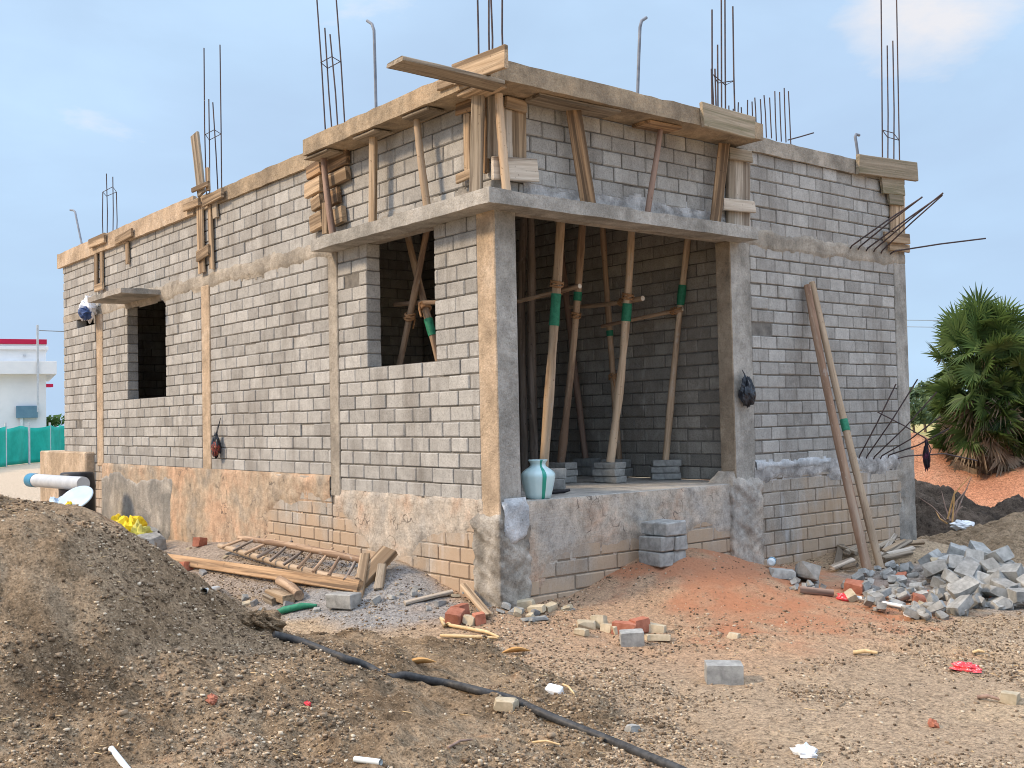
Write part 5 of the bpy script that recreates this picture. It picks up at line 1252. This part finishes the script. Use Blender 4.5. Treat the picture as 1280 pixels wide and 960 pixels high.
# ---------------------------------------------------------------- far trees, shrub
def leafcloud(mb, c, r, n, s):
    for _ in range(n):
        v = Vector((random.gauss(0, 1), random.gauss(0, 1), random.gauss(0, 1))).normalized()*random.random()**.4
        p = Vector(c)+Vector((v.x*r[0], v.y*r[1], v.z*r[2])); a = Vector((U(-1, 1), U(-1, 1), U(-1, 1))).normalized(); b = a.orthogonal().normalized(); cc = a.cross(b)
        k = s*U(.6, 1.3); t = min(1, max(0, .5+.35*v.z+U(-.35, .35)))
        mb.add([p-b*k, p+cc*k*.5, p+b*k, p-cc*k*.5], [(0, 1, 2, 3)], t)
def tree(loc, h, r, n, s, mat, label, group=None, cat='tree', clumps=12):
    e = empty(cat, loc, label, cat, group); o = Vector(loc)
    mb = MB(); mb.tube([o, o+Vector((U(-.1, .1), 0, h*.35)), o+Vector((U(-.2, .2), 0, h*.75))], [h*.03, h*.022, h*.01], 7)
    C = []
    for i in range(clumps):
        t = (i+.5)/clumps; a = U(0, 6.28); rr = r*math.sin(math.pi*(.12+.80*t))*U(.35, 1.0)
        c = o+Vector((math.cos(a)*rr, math.sin(a)*rr, h*(.25+.72*t))); C.append(c)
        mb.tube([o+Vector((0, 0, h*(.15+.5*t))), c], [h*.010, h*.004], 5)
    mb.build('trunk', M['bark'], e); mb = MB()
    for c in C: k = U(.6, 1.1); leafcloud(mb, c, (r*.42*k, r*.42*k, h*.13*k), n//clumps, s)
    mb.build('crown', M[mat], e)
GT = 'trees beyond the dry field'
for i, (px, hpx, lb) in enumerate([(1118, 52, 'tree hidden behind the end of the house'), (1142, 54, 'thin pale tree right beside the end of the house'), (1156, 58, 'tallest far tree between the house and the palm'), (1170, 50, 'far tree touching the palm on its left'), (1200, 56, 'far tree seen through the palm'), (1262, 48, 'far tree behind the right side of the palm')]):
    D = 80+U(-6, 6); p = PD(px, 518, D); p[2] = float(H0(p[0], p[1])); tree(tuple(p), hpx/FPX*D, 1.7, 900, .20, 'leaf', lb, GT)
p = PD(70, 530, 64); p[2] = -.95; tree(tuple(p), 2.2, 1.7, 900, .16, 'shrub', 'green shrub between the white building and the house', None, 'shrub', 9)
# ---------------------------------------------------------------- white building and net fence, far left
D = 62.0; bo = PD(58, 540, D); bo[2] = -.95
wb = empty('white_building', tuple(bo), 'white flat roofed building with a crimson parapet stripe at the left edge', 'building')
fr = Vector((cR[0], cR[1], 0)).normalized(); rotb = Matrix.Rotation(R(25.5), 4, 'Z'); fr = rotb @ fr; dp = Vector((-fr.y, fr.x, 0))
def wbx(name, l0, l1, d0, d1, py0, py1, mat, px=58):
    z0 = PD(px, py1, D)[2]; z1 = PD(px, py0, D)[2]; mb = MB(); M4 = Matrix.Identity(4)
    for r_i, v in enumerate((fr, dp, Vector((0, 0, 1)))):
        for c_i in range(3): M4[c_i][r_i] = v[c_i]
    ctr = Vector((bo[0], bo[1], 0))+fr*(l0+l1)/2+dp*(d0+d1)/2+Vector((0, 0, (z0+z1)/2)); M4.translation = ctr
    mb.obox(M4, (abs(l1-l0), abs(d1-d0), z1-z0), .01); return mb.build(name, M[mat], wb)
wbx('wall', -12, 0, 0, 9, 434, 575, 'white'); wbx('parapet_stripe', -12, .05, -.08, 9.1, 424, 430, 'red'); wbx('cornice', -12.1, .12, -.14, 9.1, 433, 437, 'white'); wbx('parapet_cap', -12, .0, .0, 9.0, 430.05, 433, 'white')
wbx('ledge', -12.2, .5, -.55, 9.2, 452, 468, 'white'); wbx('down_pipe', -.47, -.36, -.7, -.58, 407, 515, 'gpipe'); bx = wbx('meter_box', -1.45, -.42, -.25, -.002, 507, 522, 'bluebox')
wbx('waste_pipe', -1.28, -1.12, -.16, -.004, 520, 534, 'pvc'); wbx('vent_hood', -1.1, -.95, -.1, -.002, 443, 445, 'whiteshade')
p2 = PD(63, 520, 74.0)
sh = empty('far_canopy', (p2[0], p2[1], -.95), 'small crimson canopy edge showing past the white building', 'canopy')
z0, z1 = PD(63, 484, 74)[2], PD(63, 480, 74)[2]
mb = MB(); mb.box((p2[0]-.3, p2[1]-1.2, z0), (p2[0]+.3, p2[1]+.1, z1), .01); mb.build('canopy_edge', M['red'], sh)
mb = MB(); mb.tube([(p2[0], p2[1]-.5, -.95), (p2[0], p2[1]-.5, z0)], .06, 8); mb.build('post', M['whiteshade'], sh)
n0 = PD(-14, 577, 50); n1 = PD(96, 566, 62); n0, n1 = n0-(n1-n0)*.6, n1+(n1-n0)*1.5; n0[2] = n1[2] = -.95
nf = empty('shade_net_fence', tuple(n0), 'green shade net fence on posts in front of the white building', 'fence')
V = np.zeros((9, 181, 3))
for i in range(9):
    for k in range(181):
        t = k/180; w = .10*math.sin(t*90)+.22*math.sin(t*34+1); sag = .12*math.sin(t*math.pi*13)**2
        q = n0+(n1-n0)*t; V[i, k] = (q[0]+w*.4, q[1]+w, -.93+(1.68+.22*t-sag)*i/8)
mb = MB(); mb.grid(V); o = mb.build('net', M['net'], nf); md = o.modifiers.new('thickness', 'SOLIDIFY'); md.thickness = .01
for k in range(14):
    q = n0+(n1-n0)*(k/13); mb = MB(); mb.tube([(q[0]+.3, q[1]+.1, -1.0), (q[0]+.3, q[1]+.1, .95)], .05, 8); mb.build('post', M['gpipe'], nf)
# overhead wires
for a, b, za, zb, lb in [((640, 396), (2300, 404), 95, 100, 'upper thin power line behind the palm'), ((640, 402), (2300, 418), 95, 100, 'lower thin power line behind the palm'), ((49, 413), (820, 440), 61.5, 80, 'service wire running from the white building behind the house')]:
    p, q = PD(*a, za), PD(*b, zb); m = (p+q)/2; m[2] -= .12
    mb = MB(); mb.tube([p, (p+m)/2-np.array([0, 0, .03]), m, (q+m)/2-np.array([0, 0, .03]), q], .026, 5); tag(mb.build('power_line', M['wire']), lb, 'wire')
